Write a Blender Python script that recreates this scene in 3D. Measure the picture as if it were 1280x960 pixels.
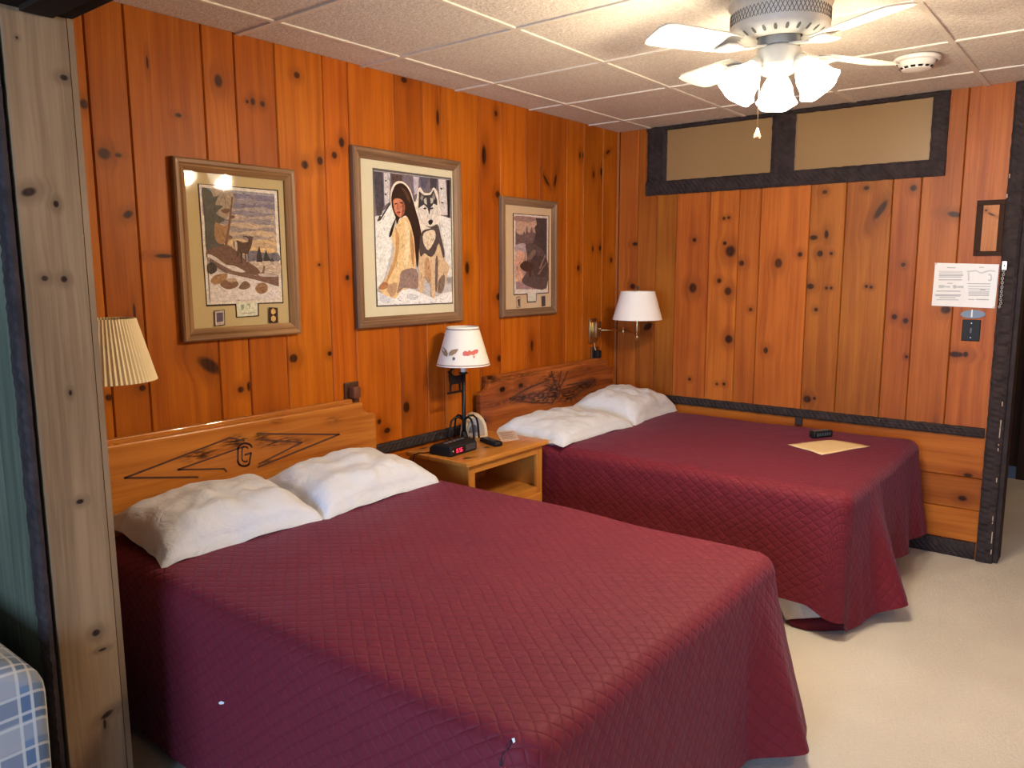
import bpy, bmesh, math, random
from mathutils import Vector, Matrix, noise
random.seed(7)
PI = math.pi
for o in list(bpy.data.objects): bpy.data.objects.remove(o)
scene = bpy.context.scene
COL = scene.collection

# ------------------------------------------------------------------ camera
FPX, YAW, PIT, ROL = 974.96, 0.6716, 0.1455, -0.0037
CAM = Vector((-4.582, -2.743, 1.517))
cF = Vector((math.cos(YAW)*math.cos(PIT), math.sin(YAW)*math.cos(PIT), -math.sin(PIT)))
cR0 = Vector((math.sin(YAW), -math.cos(YAW), 0)); cU0 = cR0.cross(cF)
cR = cR0*math.cos(ROL) + cU0*math.sin(ROL); cU = -cR0*math.sin(ROL) + cU0*math.cos(ROL)
cd = bpy.data.cameras.new('camera'); cam = bpy.data.objects.new('camera', cd); COL.objects.link(cam)
cd.sensor_fit = 'HORIZONTAL'; cd.sensor_width = 36; cd.lens = FPX/1280*36; cd.clip_start = .05
m = Matrix((cR, cU, -cF)).transposed().to_4x4(); m.translation = CAM
cam.matrix_world = m
scene.camera = cam
def ray(x, y): return cF + cR*((x-640)/FPX) - cU*((y-480)/FPX)
def hit(x, y, axis, val):
    d = ray(x, y); t = (val-CAM[axis])/d[axis]; return CAM + d*t
def onX(x, y, X=0.0): return hit(x, y, 0, X)
def onY(x, y, Y=0.0): return hit(x, y, 1, Y)
def onZ(x, y, Z=0.0): return hit(x, y, 2, Z)

# ------------------------------------------------------------------ world, light, exposure
vs = scene.view_settings
vs.view_transform = 'Standard'; vs.look = 'None'; vs.gamma = 1.0; vs.exposure = 0.35; vs.use_curve_mapping = False
w = bpy.data.worlds.new('sky'); scene.world = w; w.use_nodes = True
bg = w.node_tree.nodes['Background']; bg.inputs[0].default_value = (.55, .72, 1, 1); bg.inputs[1].default_value = 1.0
WIN_Y0, WIN_Y1, WIN_Z0, WIN_Z1, WIN_X = -3.9, -1.6, .75, 2.1, -7.2
def area(name, loc, rot, sx, sy, power, col):
    l = bpy.data.lights.new(name, 'AREA'); l.shape = 'RECTANGLE'; l.size = sx; l.size_y = sy; l.energy = power; l.color = col
    o = bpy.data.objects.new(name, l); COL.objects.link(o); o.location = loc; o.rotation_euler = rot; return o
def point(name, loc, power, col, r=.03):
    l = bpy.data.lights.new(name, 'POINT'); l.energy = power; l.color = col; l.shadow_soft_size = r
    o = bpy.data.objects.new(name, l); COL.objects.link(o); o.location = loc; return o
# daylight entering by the window in the wall behind the camera
area('window_daylight', (WIN_X+.03, (WIN_Y0+WIN_Y1)/2, (WIN_Z0+WIN_Z1)/2), (0, -PI/2, 0), WIN_Z1-WIN_Z0, WIN_Y1-WIN_Y0, 175, (.42, .63, 1.0))
FAN_POWER = 31.0
HALL_POWER = 16.0

# ------------------------------------------------------------------ helpers
def lin(c):
    c /= 255.0
    return c/12.92 if c <= .04045 else ((c+.055)/1.055)**2.4
def S(r, g, b): return (lin(r), lin(g), lin(b), 1)
class NT:
    def __init__(s, name):
        s.m = bpy.data.materials.new(name); s.m.use_nodes = True; s.t = s.m.node_tree; s.n = s.t.nodes; s.l = s.t.links
        s.b = s.n['Principled BSDF']
    def new(s, k, **kw):
        n = s.n.new(k)
        for a, v in kw.items(): setattr(n, a, v)
        return n
    def put(s, sock, v):
        if isinstance(v, bpy.types.NodeSocket): s.l.new(v, sock)
        else: sock.default_value = v
    def math(s, op, a, b=None, c=None, clamp=False):
        n = s.new('ShaderNodeMath', operation=op, use_clamp=clamp); s.put(n.inputs[0], a)
        if b is not None: s.put(n.inputs[1], b)
        if c is not None: s.put(n.inputs[2], c)
        return n.outputs[0]
    def mix(s, f, a, b, mode='MIX'):
        n = s.new('ShaderNodeMix', data_type='RGBA', blend_type=mode); s.put(n.inputs[0], f); s.put(n.inputs[6], a); s.put(n.inputs[7], b); return n.outputs[2]
    def coords(s, kind='Object'):
        return s.new('ShaderNodeTexCoord').outputs[kind]
    def sep(s, v):
        n = s.new('ShaderNodeSeparateXYZ'); s.put(n.inputs[0], v); return n.outputs
    def comb(s, x, y, z):
        n = s.new('ShaderNodeCombineXYZ'); s.put(n.inputs[0], x); s.put(n.inputs[1], y); s.put(n.inputs[2], z); return n.outputs[0]
    def noise(s, v, scale, detail=2, rough=.5, dist=0):
        n = s.new('ShaderNodeTexNoise'); s.put(n.inputs['Vector'], v); n.inputs['Scale'].default_value = scale
        n.inputs['Detail'].default_value = detail; n.inputs['Roughness'].default_value = rough; n.inputs['Distortion'].default_value = dist
        return n.outputs[0]
    def ramp(s, f, stops):
        n = s.new('ShaderNodeValToRGB'); s.put(n.inputs[0], f); e = n.color_ramp.elements
        while len(e) < len(stops): e.new(.5)
        for el, (p, c) in zip(e, stops): el.position = p; el.color = c
        return n.outputs[0]
    def smooth(s, v, a, b, c=0.0, d=1.0):
        n = s.new('ShaderNodeMapRange', interpolation_type='SMOOTHSTEP'); s.put(n.inputs[0], v)
        for i, q in enumerate((a, b, c, d)): n.inputs[i+1].default_value = q
        return n.outputs[0]
    def bump(s, h, strength, dist):
        n = s.new('ShaderNodeBump'); n.inputs['Strength'].default_value = strength; n.inputs['Distance'].default_value = dist
        s.put(n.inputs['Height'], h); s.l.new(n.outputs[0], s.b.inputs['Normal']); return n
    def set(s, **kw):
        for k, v in kw.items():
            s.put(s.b.inputs[{'color': 'Base Color', 'rough': 'Roughness', 'metal': 'Metallic', 'spec': 'Specular IOR Level',
                   'sheen': 'Sheen Weight', 'coat': 'Coat Weight', 'emit': 'Emission Color', 'estr': 'Emission Strength', 'trans': 'Transmission Weight'}[k]], v)
        return s.m
def plain(name, col, rough=.5, metal=0, var=.08, scale=30, spec=.5, **kw):
    t = NT(name); f = t.noise(t.coords(), scale, 3)
    dark = tuple(c*(1-var*2) for c in col[:3])+(1,); lite = tuple(min(1, c*(1+var)) for c in col[:3])+(1,)
    t.set(color=t.mix(f, dark, lite), rough=rough, metal=metal, spec=spec, **kw)
    return t.m
def wood(name, c1, c2, axes, seed=0.0, knots=(), rough=.46, gs=1.0, burn=(), spec=.16, coat=0.0, bumps=.25, knotcol=None):
    """axes = (across, along, depth) indices; knots (cu,cv,ru,rv,ang); grain bends round them"""
    t = NT(name); x = t.sep(t.coords()); u, v, dpt = x[axes[0]], x[axes[1]], x[axes[2]]
    us = u; dark = None; halo = None
    for (cu, cv, ru, rv, an) in knots:
        du = t.math('SUBTRACT', u, cu); dv = t.math('SUBTRACT', v, cv); ca, sa = math.cos(an), math.sin(an)
        a = t.math('MULTIPLY', t.math('MULTIPLY_ADD', du, ca, t.math('MULTIPLY', dv, sa)), 1/ru)
        b = t.math('MULTIPLY', t.math('MULTIPLY_ADD', dv, ca, t.math('MULTIPLY', du, -sa)), 1/rv)
        d2 = t.math('MULTIPLY_ADD', a, a, t.math('MULTIPLY', b, b)); d = t.math('SQRT', d2)
        k = t.smooth(d, 1.15, .55); 
        h = t.smooth(d, 3.6, .9)
        us = t.math('MULTIPLY_ADD', t.math('MULTIPLY', h, du), -.6, us)
        dark = k if dark is None else t.math('MAXIMUM', dark, k)
        halo = h if halo is None else t.math('MAXIMUM', halo, h)
    warp = t.noise(t.comb(t.math('MULTIPLY', u, 5.0), t.math('MULTIPLY', v, 1.1), seed), 1.0, 2)
    uw = t.math('MULTIPLY_ADD', warp, .05, us)
    g1 = t.noise(t.comb(t.math('MULTIPLY', uw, 34*gs), t.math('MULTIPLY', v, .9), seed+3.1), 1.0, 3, .55)
    g2 = t.noise(t.comb(t.math('MULTIPLY', uw, 190*gs), t.math('MULTIPLY', v, 5.0), seed+8.7), 1.0, 2)
    g3 = t.noise(t.comb(t.math('MULTIPLY', u, 4.0), t.math('MULTIPLY', v, 1.6), seed+17.3), 1.0, 2)
    f = t.math('MULTIPLY_ADD', g1, .55, t.math('MULTIPLY_ADD', g2, .25, t.math('MULTIPLY', g3, .45)))
    f = t.smooth(f, .42, .86)
    col = t.mix(f, c1, c2)
    if dark is not None:
        kc = knotcol or tuple(c*.07 for c in c2[:3])+(1,)
        col = t.mix(t.math('MULTIPLY', halo, .38), col, tuple(c*.45 for c in c2[:3])+(1,))
        kn = t.math('MULTIPLY', dark, t.math('MULTIPLY_ADD', g2, .5, .65), clamp=True)
        col = t.mix(kn, col, kc)
    for (cu, cv, ru, rv, amt) in burn:                     # scorched patches left by the wood burner
        du = t.math('MULTIPLY', t.math('SUBTRACT', u, cu), 1/ru); dv = t.math('MULTIPLY', t.math('SUBTRACT', v, cv), 1/rv)
        d = t.math('SQRT', t.math('MULTIPLY_ADD', du, du, t.math('MULTIPLY', dv, dv)))
        st = t.noise(t.comb(t.math('MULTIPLY', u, 130), t.math('MULTIPLY', v, 22), seed+2), 1.0, 3)
        k = t.math('MULTIPLY', t.smooth(d, 1.0, .1), t.smooth(st, .33, .62))
        col = t.mix(t.math('MULTIPLY', k, amt, clamp=True), col, (.012, .006, .005, 1))
    t.set(color=col, rough=t.math('MULTIPLY_ADD', g2, .15, rough-.07), spec=spec, coat=coat)
    t.bump(t.math('MULTIPLY_ADD', g2, .6, g1), bumps, .0012)
    return t.m

class MB:
    """collects shapes into one mesh"""
    def __init__(s): s.v = []; s.f = []; s.uv = None
    def add(s, vs, fs):
        n = len(s.v); s.v += [tuple(v) for v in vs]; s.f += [tuple(i+n for i in f) for f in fs]; return s
    def box(s, x0, x1, y0, y1, z0, z1, b=0.0):
        x0, x1 = min(x0, x1), max(x0, x1); y0, y1 = min(y0, y1), max(y0, y1); z0, z1 = min(z0, z1), max(z0, z1)
        if b <= 0:
            vs = [(x, y, z) for z in (z0, z1) for y in (y0, y1) for x in (x0, x1)]
            return s.add(vs, [(0,2,3,1),(4,5,7,6),(0,1,5,4),(2,6,7,3),(0,4,6,2),(1,3,7,5)])
        bm = bmesh.new(); bmesh.ops.create_cube(bm, size=1)
        for v in bm.verts: v.co = ((x0+x1)/2+v.co.x*(x1-x0), (y0+y1)/2+v.co.y*(y1-y0), (z0+z1)/2+v.co.z*(z1-z0))
        bmesh.ops.bevel(bm, geom=bm.edges[:], offset=b, segments=2, profile=.5, affect='EDGES')
        bm.verts.index_update(); s.add([v.co[:] for v in bm.verts], [[v.index for v in f.verts] for f in bm.faces]); bm.free(); return s
    def lathe(s, prof, n=32, c=(0,0,0), axis=None, closed=False, rfun=None):
        M = Matrix.Identity(3)
        if axis is not None: M = Vector((0,0,1)).rotation_difference(Vector(axis)).to_matrix()
        vs = []; fs = []; c = Vector(c)
        for j, (r, z) in enumerate(prof):
            for i in range(n):
                a = 2*PI*i/n; q = rfun(r, z, a) if rfun else r
                vs.append(c + M @ Vector((q*math.cos(a), q*math.sin(a), z)))
        for j in range(len(prof)-1):
            for i in range(n): fs.append((j*n+i, j*n+(i+1) % n, (j+1)*n+(i+1) % n, (j+1)*n+i))
        if closed:
            fs.append(tuple(range(n))[::-1]); fs.append(tuple((len(prof)-1)*n+i for i in range(n)))
        return s.add(vs, fs)
    def tube(s, pts, r, n=10, cap=True):
        pts = [Vector(p) for p in pts]; rs = r if isinstance(r, (list, tuple)) else [r]*len(pts)
        vs = []; fs = []; up = None
        for i, p in enumerate(pts):
            t = (pts[min(i+1, len(pts)-1)]-pts[max(i-1, 0)]).normalized()
            if up is None: up = t.orthogonal().normalized()
            up = (up - t*up.dot(t)).normalized(); sd = t.cross(up)
            for k in range(n): a = 2*PI*k/n; vs.append(p+(up*math.cos(a)+sd*math.sin(a))*rs[i])
        for i in range(len(pts)-1):
            for k in range(n): fs.append((i*n+k, i*n+(k+1) % n, (i+1)*n+(k+1) % n, (i+1)*n+k))
        if cap: fs += [tuple(range(n))[::-1], tuple((len(pts)-1)*n+k for k in range(n))]
        return s.add(vs, fs)
    def prism(s, pts2, a, b, fn):
        """extrude a 2D outline between depths a and b; fn(u,v,d) -> xyz"""
        n = len(pts2); vs = [fn(u, v, a) for u, v in pts2]+[fn(u, v, b) for u, v in pts2]
        return s.add(vs, [tuple(range(n))[::-1], tuple(range(n, 2*n))]+[(i, (i+1) % n, n+(i+1) % n, n+i) for i in range(n)])
    def build(s, name, mat=None, parent=None, smooth=False, loc=None):
        me = bpy.data.meshes.new(name); me.from_pydata(s.v, [], s.f); me.update()
        bm = bmesh.new(); bm.from_mesh(me); bmesh.ops.recalc_face_normals(bm, faces=bm.faces[:]); bm.to_mesh(me); bm.free()
        if mat: me.materials.append(mat)
        if smooth:
            me.polygons.foreach_set('use_smooth', [True]*len(me.polygons))
            if smooth is not True: me.set_sharp_from_angle(angle=smooth)
        o = bpy.data.objects.new(name, me); COL.objects.link(o)
        if parent: attach(o, parent)
        return o
def attach(o, parent):
    o.parent = parent; o.matrix_parent_inverse = Matrix.Translation(-Vector(parent.location)) if parent.location.length else Matrix.Identity(4)
SM = math.radians(38)
def tag(o, label, cat, group=None):
    o['label'] = label; o['category'] = cat
    if group: o['group'] = group
    return o
def struct(o, label=None, cat=None):
    o['kind'] = 'structure'
    if label: o['label'] = label
    o['category'] = cat or o.name.split('_')[0].split('.')[0]
    return o
def thing(name, label, cat, loc=(0,0,0), group=None):
    o = bpy.data.objects.new(name, None); COL.objects.link(o); o.location = loc; o.empty_display_size = .05
    return tag(o, label, cat, group)

# ------------------------------------------------------------------ materials for the setting
def pine_tint(i, warm=0.0):
    r = random.Random(i*31+5); a = r.uniform(.80, 1.18); h = r.uniform(-.12, .14)+warm
    g_ = .97 if warm else .90; a *= 1.0 if warm else 1.06; c1 = (.44*a, .128*a*(1+h)*g_, (.016*a if warm else .006*a), 1); c2 = (.26*a, .058*a*(1+h)*g_, (.007*a if warm else .002*a), 1)
    return c1, c2
def mat_trim():
    t = NT('hewn_dark_wood'); f = t.noise(t.coords(), 22, 4); g = t.noise(t.coords(), 120, 2)
    t.set(color=t.mix(f, (.010, .007, .007, 1), (.056, .040, .038, 1)), rough=.7, spec=.15); t.bump(t.math('ADD', f, g), .5, .003)
    return t.m
M_trim = mat_trim()
M_groove = plain('wall_backing', (.035, .006, .003), .8)
def mat_carpet():
    t = NT('beige_carpet'); c = t.coords(); a = t.noise(c, 420, 2); b = t.noise(c, 1.6, 4); d = t.noise(c, 70, 3)
    col = t.mix(t.smooth(b, .35, .7), (.58, .55, .485, 1), (.67, .64, .57, 1)); col = t.mix(t.math('MULTIPLY', t.smooth(a, .35, .65), .35), col, (.42, .36, .28, 1))
    t.set(color=col, rough=.95, spec=.1); t.bump(t.math('MULTIPLY_ADD', d, .8, a), .6, .006); return t.m
M_carpet = mat_carpet()
def mat_tile():
    t = NT('ceiling_tile'); c = t.coords(); a = t.noise(c, 130, 3, .6); b = t.noise(c, 45, 2)
    t.set(color=t.mix(t.smooth(a, .38, .62), (.58, .515, .44, 1), (.74, .67, .58, 1)), rough=.9, spec=.1); t.bump(t.math('ADD', a, b), .7, .004); return t.m
M_tile = mat_tile()
M_bar = plain('ceiling_bar_paint', (.72, .66, .56), .45)
M_dark = plain('hall_dark_wood', (.040, .019, .011), .7, spec=.12)
M_plaster = plain('plain_wall_paint', (.42, .33, .24), .8)

# ------------------------------------------------------------------ the shell
CEIL = 2.402; RX0, RY0 = -3.69, -3.56
XW = -7.2; YS = -5.2
floor = struct(MB().box(XW-.1, 3.0, YS-.1, .1, -.1, 0).build('floor', M_carpet), 'beige cut-pile carpet on the bedroom floor', 'floor')
ceiling = struct(MB().box(XW-.1, 3.0, YS-.1, .1, CEIL+.012, CEIL+.1).build('ceiling', M_plaster), 'suspended ceiling of textured off-white tiles in a grid', 'ceiling')
# tiles and T bars: the grid lines come from the photograph (0.61 m module)
gx = [-.35-.61*i for i in range(-1, 6)]; gy = [-.241-.6165*i for i in range(-1, 6)]
xs = [0.0]+[g for g in gx if -3.69 < g < 0]+[-3.69]; ys = [0.0]+[g for g in gy if RY0 < g < 0]+[RY0]
tile_meshes = {}
def tile(x0, x1, y0, y1):
    k = (round(abs(x1-x0), 3), round(abs(y1-y0), 3)); w2, d2 = abs(x1-x0)/2-.003, abs(y1-y0)/2-.003
    cx, cy = (x0+x1)/2, (y0+y1)/2
    if k in tile_meshes: o = bpy.data.objects.new('ceiling_tile', tile_meshes[k]); COL.objects.link(o)
    else: o = MB().box(-w2, w2, -d2, d2, CEIL+.001, CEIL+.011).build('ceiling_tile', M_tile); tile_meshes[k] = o.data
    o.location = (cx, cy, 0); o.parent = ceiling
for i in range(len(xs)-1):
    for j in range(len(ys)-1): tile(xs[i], xs[i+1], ys[j], ys[j+1])
for g in xs[1:-1]: MB().box(g-.011, g+.011, RY0, 0, CEIL-.005, CEIL+.003).build('ceiling_bar', M_bar, ceiling)
for g in ys[1:-1]:
    for a, b in zip(xs[:-1], xs[1:]): MB().box(b+.012, a-.012, g-.011, g+.011, CEIL-.005, CEIL+.003).build('ceiling_bar', M_bar, ceiling)

TH = .016; CH = .005
def vplank(wall, a0, a1, z0, z1, mat, side, at=0.0):
    """upright board with eased edges. side 'b': faces -y at y=at; 'r': faces -x at x=at; 'l': faces -x"""
    prof = [(a0+.001, TH), (a0+.001, CH), (a0+CH, 0), (a1-CH, 0), (a1-.001, CH), (a1-.001, TH)]
    fn = (lambda u, v, d: (u, at+v, d)) if side == 'b' else (lambda u, v, d: (at+v, u, d))
    return MB().prism(prof, z0, z1, fn).build('plank', mat, wall)
def hplank(wall, a0, a1, z0, z1, mat, side, at=0.0):
    prof = [(z0+.001, TH), (z0+.001, CH), (z0+CH, 0), (z1-CH, 0), (z1-.001, CH), (z1-.001, TH)]
    fn = (lambda u, v, d: (d, at+v, u)) if side == 'b' else (lambda u, v, d: (at+v, d, u))
    return MB().prism(prof, a0, a1, fn).build('plank', mat, wall)
def knotlist(px, plane):
    out = []
    for k in px:
        x, y, r = k[:3]; ry = k[3] if len(k) > 3 else r*1.15; an = k[4] if len(k) > 4 else 0
        P = onY(x, y) if plane == 'b' else onX(x, y); dep = (P-CAM).dot(cF); s = dep/FPX
        # across-wall radius grows because the wall is seen at a slant
        sl = 1.25 if plane == 'b' else 1.15
        out.append((P.x if plane == 'b' else P.y, P.z, r*s*sl, ry*s, an))
    return out
KB = knotlist([(105,130,5,7),(130,192,7,8),(148,194,4,3),(160,268,6,5,.5),(223,144,4,3),(205,320,11,3),(184,78,1.3,9),(316,127,3,5),(328,130,3,4),(309,127,2),
  (371,94,4),(273,101,5,9),(381,206,5,6),(400,201,4,6),(262,457,16,9,-.6),(301,487,4),(311,483,2.5,7),(367,448,5.5),(412,442,3),(178,485,4),(136,497,4,5),(165,403,5.5),(168,390,1.6,12),
  (427,178,4,7),(418,194,4,5),(434,347,3,4),(547,147,2.4,11),(605,194,4,14),(620,142,2.6,4),(622,243,4,5),(584,335,3.5,9),(623,371,4,5),(683,226,8,2.5,-.8),(694,226,2,9,-.3),
  (725,194,1.7,5),(729,194,1.7,4),(742,218,1.8,5),(752,215,2.8,5),(750,310,2.6,4),(723,335,2.6,4),(764,325,2.5,4),(505,100,5,4),(508,509,5,8),(474,527,3,4),(484,538,5,4),
  (624,448,3.5,5),(665,432,2.6,8),(741,311,1.6,4),(399,331,2,2),(760,190,5,2,.5)], 'b')
KF = knotlist([(866,360,5,7),(868,300,2.6),(913,314,6.5,8),(905,273,2.2),(911,272,2),(906,304,2.5),(927,329,3.4,4),(899,351,3),(910,364,4.5,6),(911,424,5,6),(938,387,2.4),(973,329,4.6,7),(1000,318,3),
  (957,438,3,4.5),(1017,297,5,3.5),(1033,293,2.6,6),(1025,317,3.6,4.5),(1039,317,2),(1013,358,4.5,4),(1033,360,1.8),(1039,360,1.8),(1020,387,2.5),(1009,499,4.6),(1018,498,2),(1083,235,3.4,3),(1101,262,4,15,.55),
  (1083,358,2),(1089,359,2),(1142,235,3.8,4.4),(1129,331,2.6),(1118,396,3.2,4),(1132,401,3.2,4),(1182,387,5.6,6),(1207,443,3,4),(1195,443,9,4),(794,305,4,2.5),(791,358,4,4),(905,480,2),(862,474,2),(896,480,1.6),(1133,446,2),
  (810,408,4,8,.9),(1031,240,3,3),(1193,268,8,4,.2),(1168,535,1.6,8)], 'r')
SEAM_B = [-3.69, -3.52, -3.355, -3.223, -2.943, -2.811, -2.632, -2.398, -2.263, -1.99, -1.81, -1.682, -1.401, -1.225, -.998, -.868, -.594, -.409, -.186, 0]
SEAM_F = [-.012, -.155, -.291, -.431, -.656, -.843, -.975, -1.26, -1.453, -1.688, -1.825, -2.011, -2.212]
RAIL0, RAIL1, BASE1 = .655, .70, .088
wall_back = struct(MB().box(XW, .12, TH, .12, 0, CEIL+.01).build('wall_back', M_groove), 'knotty pine plank wall behind the headboards', 'wall')
for i in range(len(SEAM_B)-1):
    a, b = SEAM_B[i], SEAM_B[i+1]; c1, c2 = pine_tint(i)
    vplank(wall_back, a, b, .66, CEIL+.005, wood('pine_back_%d' % i, c1, c2, (0, 2, 1), i*1.7, [k for k in KB if a <= k[0] < b]), 'b')
HB = [0, .088, .26, .432, .66]
for i in range(4):
    c1, c2 = pine_tint(60+i); hplank(wall_back, -3.69, 0, HB[i], HB[i+1], wood('pine_low_back_%d' % i, c1, c2, (2, 0, 1), 40+i*2.3), 'b')
wall_right = struct(MB().box(TH, .12, -2.24, 0, 0, CEIL+.01).build('wall_right', M_groove), 'knotty pine plank wall with transom panels and the doorway', 'wall')
for i in range(len(SEAM_F)-1):
    b, a = SEAM_F[i], SEAM_F[i+1]; c1, c2 = pine_tint(100+i, .06)
    vplank(wall_right, a, b, .66, CEIL+.005, wood('pine_right_%d' % i, c1, c2, (1, 2, 0), 70+i*1.9, [k for k in KF if a <= k[0] < b], spec=.24), 'r')
KL = knotlist([(1210,594,5,3),(1203,623,5,4)], 'r')
for i in range(4):
    c1, c2 = pine_tint(160+i, .1); hplank(wall_right, -2.212, -.001, HB[i], HB[i+1], wood('pine_low_right_%d' % i, c1, c2, (2, 1, 0), 50+i*2.1, [(k[1], k[0], k[3], k[2], 0) for k in KL if HB[i] <= k[1] < HB[i+1]]), 'r')
MB().box(-.012, .0, -.012, .0, .70, CEIL).build('corner_bead', wood('pine_corner', (.40, .15, .05, 1), (.25, .07, .02, 1), (0, 2, 1), 9.0), wall_right)

def hewn(name, p0, p1, width, thick, face, wide, parent=None, step=.03, seed=0, slant=.8):
    """roughly adzed board: slanting facets across its face, wavy edges.  face = outward normal, wide = width direction"""
    p0, p1, face, wide = Vector(p0), Vector(p1), Vector(face), Vector(wide); L = (p1-p0).length; t = (p1-p0)/L
    n = max(2, int(L/step*2)); mm = 6; r = random.Random(seed); vs = []; fs = []
    amp = [r.uniform(.4, 1) for _ in range(n*3+50)]
    for i in range(n+1):
        for j in range(mm+1):
            a = i/n*L; q = (j/mm-.5)*width
            ph = (a+q*slant)/step; k = int(math.floor(ph)); fr = ph-k
            h = thick*(.72+.28*amp[(k+20) % len(amp)]) - min(.007, thick*.35)*(fr if fr < .82 else (1-fr)/.18*.82)
            if j in (0, mm): h *= .72; q += .003*noise.noise((a*30, j*3.0, seed*1.0))
            aa = min(L, max(0, a)); vs.append(p0+t*aa+wide*q+face*h)
    for i in range(n):
        for j in range(mm): k = i*(mm+1)+j; fs.append((k, k+1, k+mm+2, k+mm+1))
    nb = len(vs)
    ring = [j for j in range(mm+1)]+[i*(mm+1)+mm for i in range(1, n+1)]+[n*(mm+1)+j for j in range(mm-1, -1, -1)]+[i*(mm+1) for i in range(n-1, 0, -1)]
    for k in ring: v = Vector(vs[k]); vs.append(v-face*(face.dot(v-p0)))
    R = len(ring)
    for k in range(R): fs.append((ring[k], ring[(k+1) % R], nb+(k+1) % R, nb+k))
    return MB().add(vs, fs).build(name, M_trim, parent)
NX, NY = (-1, 0, 0), (0, -1, 0)
struct(hewn('trim_1', (0, -2.20, .678), (0, -.03, .678), .05, .024, NX, (0, 0, 1), seed=1), 'dark hewn chair rail along the far pine wall', 'trim')
struct(hewn('trim_2', (-3.68, 0, .678), (-.03, 0, .678), .05, .024, NY, (0, 0, 1), seed=2), 'dark hewn chair rail on the headboard wall', 'trim')
struct(hewn('baseboard_right', (0, -2.20, .045), (0, -.03, .045), .088, .022, NX, (0, 0, 1), seed=3), 'dark hewn baseboard along the far wall', 'baseboard')
struct(hewn('baseboard_back', (-3.68, 0, .045), (-.03, 0, .045), .088, .022, NY, (0, 0, 1), seed=4), 'dark hewn baseboard behind the beds', 'baseboard')
tr = struct(hewn('trim_3', (0, -2.245, 0), (0, -2.245, CEIL-.006), .074, .028, NX, (0, 1, 0), seed=5, slant=.35), 'tall dark hewn door casing at the end of the far wall', 'trim')
# jamb behind the casing, with the edge of the bark left pale where it has worn
MB().box(.0, .13, -2.305, -2.279, 0, CEIL-.004, .003).build('jamb', M_trim, tr)
M_chip = plain('bare_wood_chip', (.45, .33, .22), .7)
for i, (x, y, r) in enumerate([(1253,505,.012),(1251,530,.02),(1250,540,.03),(1248,560,.02),(1246,600,.012),(1262,220,.01),(1259,245,.009),(1241,650,.02),(1240,672,.03),(1239,690,.012)]):
    P = onX(x, y, -.02); MB().box(-.024, -.018, P.y-.002, P.y+.0025, P.z-r, P.z+r).build('chip', M_chip, tr)
MB().box(-.033, -.018, RAIL0 and -1.285, -1.245, .612, .655, .003).build('rail_block', M_trim, bpy.data.objects['trim_1'])

# doorway wall beyond and the hall
DOOR_Y = -3.12
wall_d = struct(MB().box(0, .12, RY0-.1, DOOR_Y, 0, CEIL+.01).box(0, .12, DOOR_Y, -2.24, 2.08, CEIL+.01).build('wall_doorway', M_plaster), 'wall round the doorway to the hall', 'wall')
hall = struct(MB().box(.12, 2.12, -2.0, -1.9, 0, CEIL).box(2.02, 2.12, -3.9, -2.0, 0, CEIL).box(.12, 2.12, -4.0, -3.9, 0, CEIL).build('wall_hall', M_dark), 'dark panelled hall wall beyond the doorway', 'wall')
door = struct(MB().box(1.975, 2.015, -3.05, -2.28, .02, 2.03, .004).build('door_1', wood('hall_door_wood', (.10, .05, .022, 1), (.04, .018, .009, 1), (1, 2, 0), 4.4)), 'dark brown door at the end of the hall', 'door')
for y0, y1 in ((-2.98, -2.70), (-2.62, -2.35)):
    for z0, z1 in ((.2, .95), (1.1, 1.9)): MB().box(1.965, 1.976, y0, y1, z0, z1, .004).build('door_panel', door.data.materials[0], door)
MB().lathe([(0, 0), (.012, 0), (.012, .03), (.028, .045), (.026, .07), (0, .075)], 16, (1.975, -2.36, 1.0), (-1, 0, 0)).build('door_knob', plain('old_brass', (.5, .35, .12), .3, 1), door, True)
struct(MB().box(1.99, 2.02, -2.28, -2.18, 0, 2.1).box(1.99, 2.02, -3.15, -3.05, 0, 2.1).build('trim_4', M_dark), 'dark casing of the hall door', 'trim')
struct(MB().box(2.0, 2.022, -2.18, -2.0, 0, .09).build('baseboard_hall', plain('blue_grey_base', (.10, .14, .22), .5)), 'hall baseboard', 'baseboard')
point('hall_ceiling_light', (1.1, -3.0, 2.3), HALL_POWER, (1, .80, .50), .08)  # added unseen fill that warms the hall carpet; no fixture behind it

# ------------------------------------------------------------------ transom panels let into the far wall
tw = struct(MB().box(-.004, .012, -1.90, -.25, 2.0, 2.40).build('window_1', M_trim), 'dark framed transom over the far wall with two tan panels', 'window')
for n_, a0, a1, wd, zc in (('frame_rail', -1.93, -.224, .085, 2.026), ('frame_rail', -1.93, -.224, .024, 2.389)):
    hewn(n_, (-.004, a0, zc), (-.004, a1, zc), wd, .028, NX, (0, 0, 1), tw, seed=11+int(zc*10))
for yc, wd in ((-.295, .135), (-1.096, .135), (-1.892, .075)):
    hewn('frame_stile', (-.004, yc, 2.0), (-.004, yc, 2.392), wd, .026, NX, (0, 1, 0), tw, seed=int(-yc*50), slant=.35)
def mat_panel():
    t = NT('tan_pane'); c = t.coords(); f = t.noise(c, 3, 3); g = t.noise(c, 160, 2)
    t.set(color=t.mix(f, (.26, .155, .062, 1), (.31, .195, .085, 1)), rough=.35, spec=.3, coat=.15); t.bump(g, .08, .001); return t.m
M_pane = mat_panel(); M_bead = plain('pane_bead', (.25, .15, .07), .5)
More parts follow.
